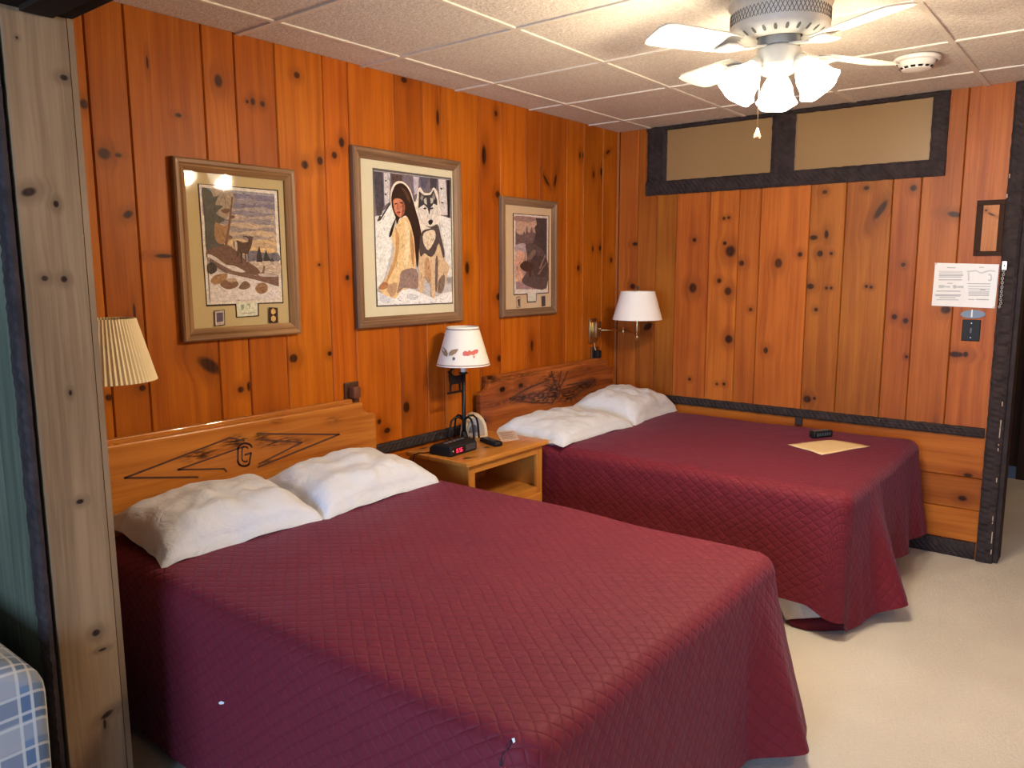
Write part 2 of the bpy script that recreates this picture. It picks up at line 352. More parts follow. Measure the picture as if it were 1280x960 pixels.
for y0, y1 in ((-1.03, -.358), (-1.855, -1.163)):
    pn = MB().box(-.009, -.004, y0, y1, 2.064, 2.38).build('pane', M_pane, tw)
    MB().box(-.014, -.004, y0, y1, 2.064, 2.070).box(-.014, -.004, y0, y0+.006, 2.07, 2.38).box(-.014, -.004, y1-.006, y1, 2.07, 2.38).build('glazing_bead', M_bead, pn)

# ------------------------------------------------------------------ partition stub, header and the space the camera stands in
def grey_wood(name, axes, seed, knots=(), c1=(.27, .175, .095, 1), c2=(.135, .082, .042, 1)):
    return wood(name, c1, c2, axes, seed, knots, rough=.8, spec=.08, gs=.8, knotcol=(.018, .008, .007, 1))
PY = -.70; PX0, PX1 = -3.862, -3.69
KP = []
for (x, y, r, ry) in [(36,240,9,6),(70,255,3.2,5),(56,348,4,4),(80,349,4,4.5),(88,491,2.2,4),(100,627,4.5,3.5),(120,791,5,5),(128,812,5,2),(134,893,8,4),(131,905,2,8),(80,97,5,4),(21,47,1.5,2)]:
    P = onY(x, y, PY); s = (P-CAM).dot(cF)/FPX; KP.append((P.x, P.z, r*s*1.15, ry*s, .35 if r > 7 else 0))
wall_left = struct(MB().box(PX0+.012, PX1-.012, PY+.02, 0, 0, CEIL+.01).build('wall_left', M_groove), 'short partition wall of grey stained boards beside the near bed', 'wall')
MB().box(PX0+.0145, PX1-.016, PY, PY+.022, 0, 2.111, .002).build('end_board', grey_wood('grey_end_board', (0, 2, 1), 3.3, KP), wall_left)
MB().box(PX1-.0145, PX1, PY+.001, 0, 0, CEIL).build('side_board', grey_wood('grey_side_board', (1, 2, 0), 5.1), wall_left)
for i in range(4):
    y0 = PY+.06+i*.16
    MB().box(PX0-.0, PX0+.013, y0+.003, min(y0+.157, -.003), 0, CEIL, .003).build('plank', grey_wood('green_grey_plank_%d' % i, (1, 2, 0), 6.0+i*3, [], (.125, .13, .085, 1), (.06, .066, .045, 1)), wall_left)
struct(hewn('trim_5', (PX0+.004, PY+.030, 0), (PX0+.004, PY+.030, 2.111), .062, .020, NX, (0, 1, 0), seed=21, slant=.3), 'dark hewn corner strip on the partition beside the sofa', 'trim')
hd = struct(MB().box(PX0, PX1, RY0, PY+.3, 2.112, CEIL+.005, .003).build('wall_header', grey_wood('header_wood', (2, 1, 0), 7.7, [], (.035, .022, .012, 1), (.016, .009, .006, 1))), 'dark timber header over the opening between the rooms', 'wall')
MB().box(PX0+.05, PX1-.05, RY0, PY-.01, 2.100, 2.113, .002).build('soffit_board', hd.data.materials[0], hd)
struct(MB().box(PX1, 3.0, RY0-.1, RY0, 0, CEIL+.01).box(PX0, PX1, YS, RY0, 0, CEIL+.01).build('wall_front', wood('pine_front', *pine_tint(300), (0, 2, 1), 2.2)), 'pine wall opposite the headboards', 'wall')
struct(MB().box(XW, PX0, YS-.1, YS, 0, CEIL+.01).build('wall_south', grey_wood('south_boards', (0, 2, 1), 3.2)), 'grey board wall of the sitting area', 'wall')
struct(MB().box(XW, PX0, 0, TH, 0, CEIL).build('wall_sitting', grey_wood('sitting_wall_boards', (0, 2, 1), 9.4, [], (.13, .16, .12, 1), (.06, .08, .06, 1))), 'grey green board wall behind the sofa', 'wall')
struct(MB().box(XW-.1, XW, YS, WIN_Y0, 0, CEIL+.01).box(XW-.1, XW, WIN_Y1, 0, 0, CEIL+.01).box(XW-.1, XW, WIN_Y0, WIN_Y1, 0, WIN_Z0).box(XW-.1, XW, WIN_Y0, WIN_Y1, WIN_Z1, CEIL+.01)
    .build('wall_west', grey_wood('west_boards', (1, 2, 0), 4.2)), 'window wall behind the camera', 'wall')
win = struct(MB().box(XW-.06, XW, WIN_Y0, WIN_Y1, WIN_Z0, WIN_Z0+.04).box(XW-.06, XW, WIN_Y0, WIN_Y1, WIN_Z1-.04, WIN_Z1).box(XW-.06, XW, WIN_Y0, WIN_Y0+.04, WIN_Z0, WIN_Z1).box(XW-.06, XW, WIN_Y1-.04, WIN_Y1, WIN_Z0, WIN_Z1)
    .build('window_2', plain('window_paint', (.6, .6, .58), .5)), 'wide window in the wall behind the camera', 'window')

# ------------------------------------------------------------------ beds
BZ = .637
BED1 = dict(x0=-3.51, x1=-2.17, hx0=-3.575, hx1=-2.217, yf=-1.93)
BED2 = dict(x0=-1.395, x1=-.075, hx0=-1.485, hx1=-.128, yf=-1.93)
HBY0, HBY1 = -.066, -.033                     # headboard front and back faces
M_matt = plain('mattress_ticking', (.6, .58, .55), .8); M_frame = plain('bed_frame_steel', (.03, .03, .03), .5, .6)
def make_bed(B, label, boardmat, darkmat, lines, wline, extra=None):
    cx = (B['x0']+B['x1'])/2; root = thing('bed', label, 'bed', (cx, -1.0, 0), 'double beds')
    x0, x1 = B['hx0'], B['hx1']; s = .075
    # headboard slab: raised middle, notched shoulders with a little rounded step
    out = [(x0, .42), (x1, .42), (x1, .862), (x1-.012, .874), (x1-.045, .876), (x1-s+.006, .89), (x1-s, .905), (x1-s, .93),
           (x0+s, .93), (x0+s, .905), (x0+s-.006, .89), (x0+.045, .876), (x0+.012, .874), (x0, .862)]
    hb = MB().prism(out, HBY0, HBY1, lambda u, v, d: (u, d, v)).build('headboard', boardmat, root)
    md = hb.modifiers.new('ease', 'BEVEL'); md.width = .006; md.segments = 2; md.limit_method = 'ANGLE'; md.angle_limit = math.radians(40)
    MB().box(x0+s+.01, x1-s-.03, HBY1, HBY1+.026, .71, .945, .004).build('top_rail', boardmat, hb)
    for x in (x0+.09, x1-.13): MB().box(x, x+.045, HBY1+.0005, HBY1+.008, 0, .86).build('headboard_post', boardmat, hb)
    for pts, wd in lines:
        P = [onY(x, y, HBY0) for x, y in pts]
        mb = MB()
        for a, b in zip(P[:-1], P[1:]):
            d = (b-a).normalized(); nn = Vector((-d.z, 0, d.x))*wd/2; y = HBY0-.0012
            e = d*wd*.3
            mb.prism([((a-e+nn).x, (a-e+nn).z), ((b+e+nn).x, (b+e+nn).z), ((b+e-nn).x, (b+e-nn).z), ((a-e-nn).x, (a-e-nn).z)], HBY0-.0012, HBY0+.004, lambda u, v, dd: (u, dd, v))
        mb.build('carved_line', darkmat, hb)
    MB().box(B['x0']+.03, B['x1']-.03, B['yf']+.04, HBY0-.01, .36, BZ-.035, .05).build('mattress', M_matt, root, True)
    MB().box(B['x0']+.04, B['x1']-.04, B['yf']+.06, HBY0-.01, .17, .355, .02).build('box_spring', M_matt, root)
    fr = MB().box(B['x0']+.05, B['x1']-.05, B['yf']+.08, B['yf']+.12, .13, .168).box(B['x0']+.05, B['x0']+.09, B['yf']+.1, HBY0, .13, .168).box(B['x1']-.09, B['x1']-.05, B['yf']+.1, HBY0, .13, .168).build('bed_frame', M_frame, root)
    for x in (B['x0']+.09, B['x1']-.09):
        for y in (B['yf']+.15, HBY0-.2): MB().lathe([(.018, 0), (.018, .03), (.014, .035), (.014, .13)], 12, (x, y, 0), closed=True).build('leg', M_frame, root, True)
    return root
def zz(ox, oy, sc): return lambda L: [(ox+a/sc, oy+b/sc) for a, b in L]
z1 = zz(130, 470, 3.657)
arc = lambda cx, cy, rx, ry, a0, a1, n=8: [(cx+rx*math.cos(math.radians(a0+(a1-a0)*i/n)), cy-ry*math.sin(math.radians(a0+(a1-a0)*i/n))) for i in range(n+1)]
L1 = [(z1([(430, 462), (95, 466), (575, 282), (640, 296)]), .007), (z1([(560, 436), (548, 424), (338, 428), (640, 322)]), .006),
      (z1([(700, 264), (1075, 267), (706, 416)]), .007), (z1([(720, 291), (905, 303), (708, 402)]), .006),
      (z1(arc(645, 335, 33, 28, 20, 180)+[(612, 390)]+arc(640, 392, 27, 20, 190, 330)+[(672, 352), (645, 360)]), .008),
      (z1(arc(645, 335, 14, 12, 20, 180)+[(630, 380)]+arc(645, 382, 12, 10, 200, 330)), .005)]
hp = lambda x, y: (onY(x, y, HBY0).x, onY(x, y, HBY0).z)
def burns(f, L):
    r = []
    for x, y, rx, ry, a in L:
        q = f([(x, y)])[0]; P = onY(q[0], q[1], HBY0); s = (P-CAM).dot(cF)/FPX; r.append((P.x, P.z, rx*s*1.2, ry*s, a))
    return r
B1 = [(b[1], b[0], b[3], b[2], b[4]) for b in burns(z1, [(600, 300, 26, 12, 1.1), (440, 360, 34, 12, .95), (720, 280, 14, 11, 1.0), (800, 300, 40, 9, .9), (740, 398, 14, 7, .8), (1050, 200, 18, 9, .45), (790, 205, 12, 6, .6), (900, 300, 22, 8, .7)])]
M_head1 = wood('headboard_gold_pine', (.52, .20, .035, 1), (.30, .085, .012, 1), (2, 0, 1), 21.0, rough=.3, burn=B1, coat=.2)
z2b = zz(580, 430, 6.4)
B2 = [(b[1], b[0], b[3], b[2], b[4]) for b in burns(z2b, [(480, 425, 42, 9, 1.2), (620, 430, 34, 13, 1.2), (720, 380, 26, 24, 1.25), (840, 420, 26, 14, 1.2), (960, 330, 34, 11, 1.15), (440, 262, 70, 5, .8), (1010, 300, 16, 8, 1.2), (700, 260, 34, 8, .9), (250, 290, 22, 7, .7), (300, 470, 60, 5, .6), (950, 200, 60, 4, .5), (560, 330, 60, 4, .6)])]
KH2 = [(hp(628, 487), 8), (hp(651, 482), 6), (hp(604, 527), 9), (hp(618, 472), 6)]
M_head2 = wood('headboard_red_pine', (.42, .12, .024, 1), (.115, .022, .007, 1), (2, 0, 1), 27.0, [(k[0][1], k[0][0], .010+.001*k[1], .02+.001*k[1], 0) for k in KH2], rough=.3, burn=B2, coat=.2)
M_burn1 = plain('burnt_groove', (.07, .020, .008), .7)
L2 = [(z2b([(365, 440), (500, 360), (680, 285)]), .008), (z2b([(365, 440), (540, 470), (690, 470)]), .008), (z2b([(820, 330), (1045, 285), (880, 420), (800, 460)]), .008),
      (z2b([(700, 220), (720, 290), (745, 360), (740, 420), (705, 470)]), .014), (z2b([(830, 220), (800, 290), (770, 340), (760, 420)]), .010), (z2b([(780, 215), (765, 280), (752, 350)]), .009),
      (z2b([(640, 330), (700, 345), (735, 370)]), .007), (z2b([(860, 350), (800, 360), (765, 380)]), .007), (z2b([(660, 390), (710, 395)]), .006), (z2b([(520, 410), (600, 395), (690, 350)]), .006), (z2b([(880, 340), (960, 310), (1010, 300)]), .006)]
make_bed(BED1, 'near double bed with golden pine headboard burned with zigzags and a letter G', M_head1, M_burn1, L1, .007)
make_bed(BED2, 'far double bed with reddish headboard carved with a dark tree, in the corner', M_head2, M_burn1, L2, .008)

def mat_quilt():
    t = NT('maroon_quilted_cotton'); uv = t.sep(t.coords('UV')); u, v = uv[0], uv[1]
    wob = t.noise(t.coords('UV'), 9, 2); wv = t.math('MULTIPLY', t.math('SUBTRACT', wob, .5), .012)
    P = .033
    def tri(a): return t.math('ABSOLUTE', t.math('SUBTRACT', t.math('FRACT', t.math('MULTIPLY', a, 1/P)), .5))   # .5 on the stitch, 0 mid
    a = tri(t.math('ADD', t.math('MULTIPLY_ADD', u, .80, t.math('MULTIPLY', v, .60)), wv)); b = tri(t.math('ADD', t.math('MULTIPLY_ADD', u, .80, t.math('MULTIPLY', v, -.60)), wv))
    mx = t.math('MAXIMUM', a, b); puff = t.math('SUBTRACT', 1.0, t.math('POWER', t.math('MULTIPLY', mx, 2.0), 4.0))
    cr = t.noise(t.coords('UV'), 75, 3, .6); fine = t.noise(t.coords('UV'), 700, 1); big = t.noise(t.coords('UV'), 2.5, 2)
    col = t.mix(big, (.122, .009, .017, 1), (.150, .012, .021, 1)); col = t.mix(t.math('MULTIPLY', t.smooth(mx, .46, .5), .35), col, (.06, .006, .010, 1))
    t.set(color=col, rough=.68, spec=.22, sheen=.11)
    t.b.inputs['Sheen Tint'].default_value = (.55, .58, 1, 1); t.b.inputs['Sheen Roughness'].default_value = .4
    h = t.math('MULTIPLY_ADD', cr, .55, puff); h = t.math('MULTIPLY_ADD', fine, .05, h)
    t.bump(h, .7, .0032); return t.m
M_quilt = mat_quilt(); M_lining = plain('white_lining', (.75, .72, .66), .8)
def interp(tab, s):
    if s <= tab[0][0]: return tab[0][1:]
    for a, b in zip(tab[:-1], tab[1:]):
        if s <= b[0]:
            k = (s-a[0])/max(1e-6, b[0]-a[0]); k = k*k*(3-2*k); return tuple(p+(q-p)*k for p, q in zip(a[1:], b[1:]))
    return tab[-1][1:]
def bedspread(B, label, tab, seed, sag=.0):
    """top sheet running out from a spine to a rounded outline, then the hanging skirt; tab rows: (path length, outward offset at hem, hem height)"""
    x0, x1, yf, yh = B['x0'], B['x1'], B['yf'], HBY0-.012; rc = .075; re = .055
    path = []; n1 = 150; y = yh
    def seg(p, q, n, nrm):
        for i in range(n): k = i/n; path.append((p[0]+(q[0]-p[0])*k, p[1]+(q[1]-p[1])*k, nrm[0], nrm[1]))
    def cor(c, a0, a1, n):
        for i in range(n): a = math.radians(a0+(a1-a0)*i/n); path.append((c[0]+rc*math.cos(a), c[1]+rc*math.sin(a), math.cos(a), math.sin(a)))
    seg((x0, yh), (x0, yf+rc), 140, (-1, 0)); cor((x0+rc, yf+rc), 180, 270, 14)
    seg((x0+rc, yf), (x1-rc, yf), 110, (0, -1)); cor((x1-rc, yf+rc), 270, 360, 14)
    seg((x1, yf+rc), (x1, yh), 140, (1, 0)); path.append((x1, yh, 1, 0))
    ls = [0.0]
    for a, b in zip(path[:-1], path[1:]): ls.append(ls[-1]+math.hypot(b[0]-a[0], b[1]-a[1]))
    cx = (x0+x1)/2; W = x1-x0; vs = []; uvs = []; fs = []
    NT_, NE, NS = 26, 6, 30
    for (px, py, nx, ny), s in zip(path, ls):
        off, hz = interp(tab, s); sy = min(yh, max(py, yf+W/2)) if abs(nx) > .99 else yf+W/2
        spx, spy = cx, sy
        ex, ey = px-nx*re, py-ny*re
        for r in range(NT_):
            k = r/NT_; X = spx+(ex-spx)*k; Y = spy+(ey-spy)*k
            Z = BZ-.012+.012*noise.noise((X*2.1, Y*2.1, seed))+.0035*noise.noise((X*9, Y*9, seed+4))-sag*k**4*.02
            vs.append((X, Y, Z)); uvs.append((X, Y))
        zb = BZ-.012+.012*noise.noise((ex*2.1, ey*2.1, seed))-sag*.02
        for r in range(NE):
            a = r/NE*PI/2; X = ex+nx*re*math.sin(a); Y = ey+ny*re*math.sin(a); vs.append((X, Y, zb-re*(1-math.cos(a)))); d = re*a; uvs.append((ex+nx*d, ey+ny*d))
        zt = zb-re
        for r in range(NS+1):
            k = r/NS; d = off*(k**1.15)+.006*noise.noise((s*5, k*2.2, seed+9))*k+.003*noise.noise((s*22, k*6, seed+2))
            Z = zt+(hz-zt)*k; X = px+nx*d; Y = py+ny*d; vs.append((X, Y, Z)); dd = re*PI/2+(zt-Z); uvs.append((ex+nx*dd, ey+ny*dd))
    R = NT_+NE+NS+1
    for i in range(len(path)-1):
        for r in range(R-1): fs.append((i*R+r, i*R+r+1, (i+1)*R+r+1, (i+1)*R+r))
    me = bpy.data.meshes.new('bedspread'); me.from_pydata(vs, [], fs); ul = me.uv_layers.new(name='UVMap')
    for lp in me.loops: ul.data[lp.index].uv = uvs[lp.vertex_index]
    bm = bmesh.new(); bm.from_mesh(me); bmesh.ops.remove_doubles(bm, verts=bm.verts[:], dist=.0004); bmesh.ops.recalc_face_normals(bm, faces=bm.faces[:]); bm.to_mesh(me); bm.free()
    me.polygons.foreach_set('use_smooth', [True]*len(me.polygons)); me.materials.append(M_quilt)
    o = bpy.data.objects.new('bedspread', me); COL.objects.link(o)
    return tag(o, label, 'bedspread', 'maroon quilted bedspreads')
SL1 = (HBY0-.012)-(BED1['yf']+.075); CQ = .118
f1 = SL1+CQ; FW1 = BED1['x1']-BED1['x0']-.15
e1 = f1+FW1
T1 = [(0, .0, .05), (SL1-.5, .015, .05), (SL1-.1, .05, .045), (SL1+.06, .075, .05), (f1+.12, .03, .05), (f1+.5, .015, .05), (e1-.32, .012, .05), (e1-.22, .02, .05), (e1-.06, .155, .055), (e1+.02, .12, .06), (e1+CQ+.1, .03, .06), (e1+CQ+SL1, .01, .06)]
sp1 = bedspread(BED1, 'maroon quilted bedspread on the near bed, reaching the carpet at its foot', T1, 1.0, .3)
from mathutils.bvhtree import BVHTree
bv1 = BVHTree.FromPolygons([v.co[:] for v in sp1.data.vertices], [p.vertices[:] for p in sp1.data.polygons])
def on_spread(x, y):
    loc, nrm, _, _ = bv1.ray_cast(CAM, ray(x, y).normalized())
    if nrm.dot(CAM-loc) < 0: nrm = -nrm
    return loc, nrm
M_lint = plain('white_lint', (.8, .8, .78), .8); M_slit = plain('dark_slit', (.02, .004, .006), .9)
def patch(name, pts, mat, up=.0015):
    V = []
    for x, y in pts: l_, n_ = on_spread(x, y); V.append(l_+n_*up)
    return MB().add(V, [tuple(range(len(V)))]).build(name, mat, sp1)
patch('lint', [(273.5, 878), (277, 876), (281, 877.5), (280, 880), (275, 880.5)], M_lint)
patch('torn_stitch', [(624, 957), (627, 944), (634, 931), (640, 924), (643, 925), (637, 935), (631, 948), (628, 958)], M_slit)
patch('torn_stitch_edge', [(640, 924), (643.5, 923), (644.5, 928), (642, 930)], M_lint, .003)
SL2 = (HBY0-.012)-(BED2['yf']+.075); f2 = SL2+CQ; FW2 = BED2['x1']-BED2['x0']-.15; e2 = f2+FW2
T2 = [(0, .0, .10), (SL2-.5, .01, .14), (SL2-.1, .012, .13), (SL2+.05, .03, .085), (SL2+.062, .03, .085), (SL2+.075, .0, .05), (f2+.0, -.01, .015), (f2+.10, .03, .03), (f2+.16, .05, .05), (f2+.30, .165, .08), (f2+.345, .15, .085), (f2+.47, .01, .11), (f2+.66, .0, .12), (f2+.86, .045, .12), (f2+.93, .03, .13), (f2+1.02, .01, .13), (e2-.02, .05, .13), (e2+CQ*.5, .075, .12), (e2+CQ+.0, .02, .12), (e2+CQ+.1, .01, .1), (e2+CQ+SL2, .0, .1)]
sp2 = bedspread(BED2, 'maroon quilted bedspread on the far bed, its corner folded under', T2, 5.0, .25)
# loose corner of the far spread turned under and lying on the carpet, white lining showing
A = [onZ(1060, 788, .004), onZ(1030, 789, .004), onZ(1008, 788, .004), onZ(990, 783, .004), onZ(984, 779, .006)]
mb = MB(); q = []
for k, P in enumerate(A):
    h = (.05, .055, .045, .025, .004)[k]; q += [P, P+Vector((.012, .012, h))]
mb.add(q, [(0, 2, 3, 1), (2, 4, 5, 3), (4, 6, 7, 5), (6, 8, 9, 7)])
A = A[1:]
fl = mb.build('turned_corner', M_quilt, sp2, True); fl.modifiers.new('thick', 'SOLIDIFY').thickness = .006
ln = MB().add([A[0]+Vector((.012, .012, .056)), A[1]+Vector((.014, .014, .040)), A[2]+Vector((.014, .014, .022)), A[3]+Vector((.012, .012, .008)), A[3]+Vector((.05, .09, .12)), A[1]+Vector((.06, .09, .155)), A[0]+Vector((.05, .08, .17))], [(0, 1, 5, 6), (1, 2, 4, 5), (2, 3, 4)]).build('lining', M_lining, sp2)
ln['label'] = 'white underside of the turned corner'

def mat_pillow():
    t = NT('white_pillowcase'); c = t.coords(); f = t.noise(c, 14, 3, .6, 1.0); g = t.noise(c, 500, 1)
    t.set(color=(.59, .61, .655, 1), rough=.75, spec=.2, sheen=.2); t.bump(t.math('MULTIPLY_ADD', g, .05, f), .55, .012); return t.m
M_pil = mat_pillow()
def pillow(label, cx, cy, wd, dp, h, rz, tx, ty, seed, z=BZ, ear=.03):
    """soft bag: pinched seam round the edge, drawn-out corners, slack wrinkles"""
    N = 40; top = []; bot = []
    for i in range(N+1):
        for j in range(N+1):
            u, v = -1+2*i/N, -1+2*j/N
            e = ((1-abs(u)**3.2)*(1-abs(v)**3.2))**.40
            cu = abs(u*v)**3
            X = u*(wd/2)*(1-.045*(1-v*v)*abs(u)**4*1.0+ear*cu); Y = v*(dp/2)*(1-.07*(1-u*u)*abs(v)**4+ear*cu)
            wr = .016*noise.noise((u*2.2+seed, v*2.2, seed))+.008*noise.noise((u*6+seed, v*3.0, seed*2))+.010*abs(noise.noise((u*3.5-v*2.5, v*1.6+seed, 3.0)))
            sm_ = .015+.010*noise.noise((u*3, v*3, seed+9)); top.append((X, Y, sm_+h*e+wr*e)); bot.append((X, Y, sm_-.015*min(1, e*1.6)))
    fs = []; n = (N+1)**2
    for i in range(N):
        for j in range(N):
            a = i*(N+1)+j; fs += [(a, a+N+1, a+N+2, a+1), (n+a, n+a+1, n+a+N+2, n+a+N+1)]
    o = MB().add(top+bot, fs).build('pillow', M_pil, None, True)
    bm = bmesh.new(); bm.from_mesh(o.data); bmesh.ops.remove_doubles(bm, verts=bm.verts[:], dist=.0005); bm.to_mesh(o.data); bm.free()
    o.data.polygons.foreach_set('use_smooth', [True]*len(o.data.polygons))
    o.rotation_euler = (tx, ty, rz); o.location = (cx, cy, z)
    return tag(o, label, 'pillow', 'white bed pillows')
pillow('creamy white pillow on the near bed, beside the grey partition', -3.165, -.295, .58, .42, .114, math.radians(-2), math.radians(6), 0, 1.3, BZ-.007)
pillow('white pillow on the near bed, on the side of the nightstand', -2.57, -.295, .62, .42, .109, math.radians(3), math.radians(6), 0, 4.1, BZ-.007)
pillow('wrinkled white pillow on the far bed, next to the nightstand', -1.055, -.325, .655, .45, .095, math.radians(-2), math.radians(2), 0, 7.7, BZ-.016, .05)
pillow('plump white pillow in the corner on the far bed, under the wall lamp', -.405, -.315, .62, .43, .140, math.radians(5), math.radians(6), 0, 11.2, BZ-.007, .05)

# ------------------------------------------------------------------ nightstand
NX0, NX1, NY0, NY1, NZ = -2.045, -1.422, -.47, -.072, .66
M_ns = wood('nightstand_pine', (.56, .235, .045, 1), (.33, .115, .018, 1), (1, 0, 2), 31.0, [(-.33, -1.75, .012, .022, 0), (-.40, -1.97, .012, .03, .3), (-.1, -1.95, .012, .03, 0)], rough=.3, coat=.2)
M_nsf = wood('nightstand_pine_upright', (.56, .235, .045, 1), (.33, .115, .018, 1), (0, 2, 1), 33.0, [(-1.428, .50, .006, .008, 0), (-1.43, .27, .02, .008, .4)], rough=.3, coat=.2)
ns = thing('nightstand', 'pine nightstand with open shelf between the two beds', 'nightstand', ((NX0+NX1)/2, (NY0+NY1)/2, 0))
MB().box(NX0, NX1, NY0, NY1, NZ-.024, NZ, .006).build('top', M_ns, ns)
bx0, bx1, by0 = NX0+.03, NX1-.03, NY0+.02
for x in (bx0, bx1-.018): MB().box(x, x+.018, by0+.02, NY1, .02, NZ-.024).build('side_panel', M_nsf, ns)
MB().box(bx0+.018, bx1-.018, NY1-.012, NY1, .02, NZ-.024).build('back_panel', M_nsf, ns)
MB().box(bx0+.018, bx1-.018, by0+.02, NY1-.012, .405, .423).build('shelf', M_ns, ns)
for x in (bx0, bx1-.045): MB().box(x, x+.045, by0, by0+.02, .0, NZ-.024, .003).build('face_stile', M_nsf, ns)
MB().box(bx0+.045, bx1-.045, by0, by0+.02, NZ-.064, NZ-.024, .002).build('face_rail', M_ns, ns)
MB().box(bx0+.045, bx1-.045, by0, by0+.02, .385, .425, .002).build('face_rail', M_ns, ns)
dr = MB().box(bx0+.05, bx1-.02, by0-.016, by0-.001, .12, .395, .004).build('drawer', M_ns, ns)
MB().lathe([(0, 0), (.009, 0), (.009, .012), (.017, .02), (.016, .028), (0, .032)], 16, ((bx0+bx1)/2, by0-.016, .26), (0, -1, 0)).build('knob', M_nsf, dr, True)

# ------------------------------------------------------------------ table lamp with the elk
M_iron = plain('black_wrought_iron', (.012, .012, .012), .45, .5); M_candle = plain('candle_sleeve', (.75, .72, .66), .6)
def shade_mat(name, col, emit=0.0, pleat=False):
    t = NT(name)
    f = t.noise(t.coords(), 60, 2); t.set(color=t.mix(f, tuple(c*.95 for c in col[:3])+(1,), col), rough=.75, spec=.2)
    t.b.inputs['Subsurface Weight'].default_value = .0
    return t.m
LX, LY = -1.715, -.155
lamp = thing('table_lamp', 'black iron table lamp with elk silhouette and floral shade on the nightstand', 'lamp', (LX, LY, NZ))
MB().tube([(LX, LY, NZ+.03), (LX, LY, NZ+.12), (LX, LY, 1.005)], .0105, 12).build('stem', M_iron, lamp, True)
for a in (75, 165, 255, 345):
    a = math.radians(a); d = Vector((math.cos(a), math.sin(a), 0)); c = Vector((LX, LY, NZ))
    MB().tube([c+d*r_+Vector((0, 0, z_)) for r_, z_ in ((.008, .115), (.03, .128), (.055, .128), (.075, .112), (.084, .08), (.088, .04), (.09, .006))], .0055, 8).build('foot', M_iron, lamp, True)
MB().lathe([(0, .0), (.05, .0), (.05, .012), (.02, .02), (.014, .05)], 20, (LX, LY, NZ+.002), closed=False).build('base_disc', M_iron, lamp, True)
MB().lathe([(.0, 0), (.022, .002), (.024, .008), (.011, .012)], 18, (LX, LY, 1.003)).build('drip_cup', M_iron, lamp, True)
MB().lathe([(.0135, 0), (.0135, .055)], 16, (LX, LY, 1.01), closed=True).build('candle_sleeve', M_candle, lamp, True)
# perch and elk, cut from flat steel
EY = LY-.0
perch = MB().box(LX-.115, LX-.005, EY-.005, EY+.005, .915, .925, .001).build('perch', M_iron, lamp)
elk = [(.0, .0), (.005, .0), (.009, .030), (.016, .036), (.042, .035), (.050, .032), (.054, .0), (.060, .0), (.060, .035), (.066, .05), (.068, .068), (.062, .078), (.040, .076), (.022, .078), (.014, .086), (.008, .098), (.012, .104), (.026, .112), (.036, .126), (.030, .125), (.018, .112), (.010, .108), (.018, .124), (.012, .124), (.004, .108), (-.008, .102), (-.014, .096), (-.004, .092), (-.006, .075), (-.004, .055), (.0, .04)]
MB().prism(elk, -.002, .002, lambda u, v, d: (LX-.100+u*1.3, EY+d, .925+v)).build('elk', M_iron, perch)
def frustum_shell(mb, c, r0, r1, z0, z1, n=48, t=.0025, rf=None):
    return mb.lathe([(r0, z0), (r1, z1), (r1-t, z1), (r0-t, z0), (r0, z0)], n, (c[0], c[1], 0), rfun=rf)
M_shade = shade_mat('ivory_shade', (.78, .74, .66, 1))
ST, SB, RT, RB = 1.24, 1.05, .078, .134
sh = frustum_shell(MB(), (LX, LY), RB, RT, SB, ST).build('lamp_shade', M_shade, lamp, SM)
M_band = plain('brown_band', (.22, .10, .06), .6); M_leafp = plain('print_brown_leaf', (.28, .20, .12), .7); M_red = plain('print_red_flower', (.55, .12, .09), .7); M_blue = plain('print_blue_berry', (.12, .11, .16), .7)
for z, r in ((SB+.008, RB-.0022), (ST-.010, RT+.0052)): MB().lathe([(r+.0005, -.002), (r+.0003, .002)], 48, (LX, LY, z)).build('shade_band', M_band, sh, True)
def on_shade(px, py):
    # point of the shade cone under a pixel
    d = ray(px, py); t0, t1 = 3.2, 4.5
    f = lambda t: math.hypot(CAM.x+d.x*t-LX, CAM.y+d.y*t-LY)-(RB+(RT-RB)*(CAM.z+d.z*t-SB)/(ST-SB))
    prev = f(3.0); t = 3.0
    while t < 5:
        t += .004; cur = f(t)
        if cur <= 0: return CAM+d*(t-.004-.0016)
    return None
zs = zz(530, 400, 9.6)
for nm, mt_, polys in (('printed_leaf', M_leafp, [[(215, 320), (240, 330), (275, 370), (285, 410), (275, 440), (235, 420), (215, 370)], [(300, 430), (300, 390), (330, 360), (375, 350), (415, 350), (385, 395), (340, 425)]]),
                       ('printed_flower', M_red, [[(465, 390), (490, 370), (520, 385), (545, 360), (570, 380), (600, 360), (640, 350), (655, 370), (640, 400), (610, 410), (600, 425), (560, 415), (530, 430), (500, 425), (475, 430)], [(590, 430), (600, 465), (612, 430)]]),
                       ('printed_berry', M_blue, [[(150, 400), (165, 350), (190, 320), (205, 340), (195, 380), (190, 400), (195, 430), (165, 455), (150, 440)], [(340, 460), (355, 442), (375, 455), (372, 478), (350, 482)]])):
    for L in polys:
        P = [on_shade(*q) for q in zs(L)]
        if all(P):
            cc = sum(P, Vector())/len(P); n = len(P)
            MB().add([p for p in P]+[cc+(CAM-cc).normalized()*.002], [(i, (i+1) % n, n) for i in range(n)]).build(nm, mt_, sh)

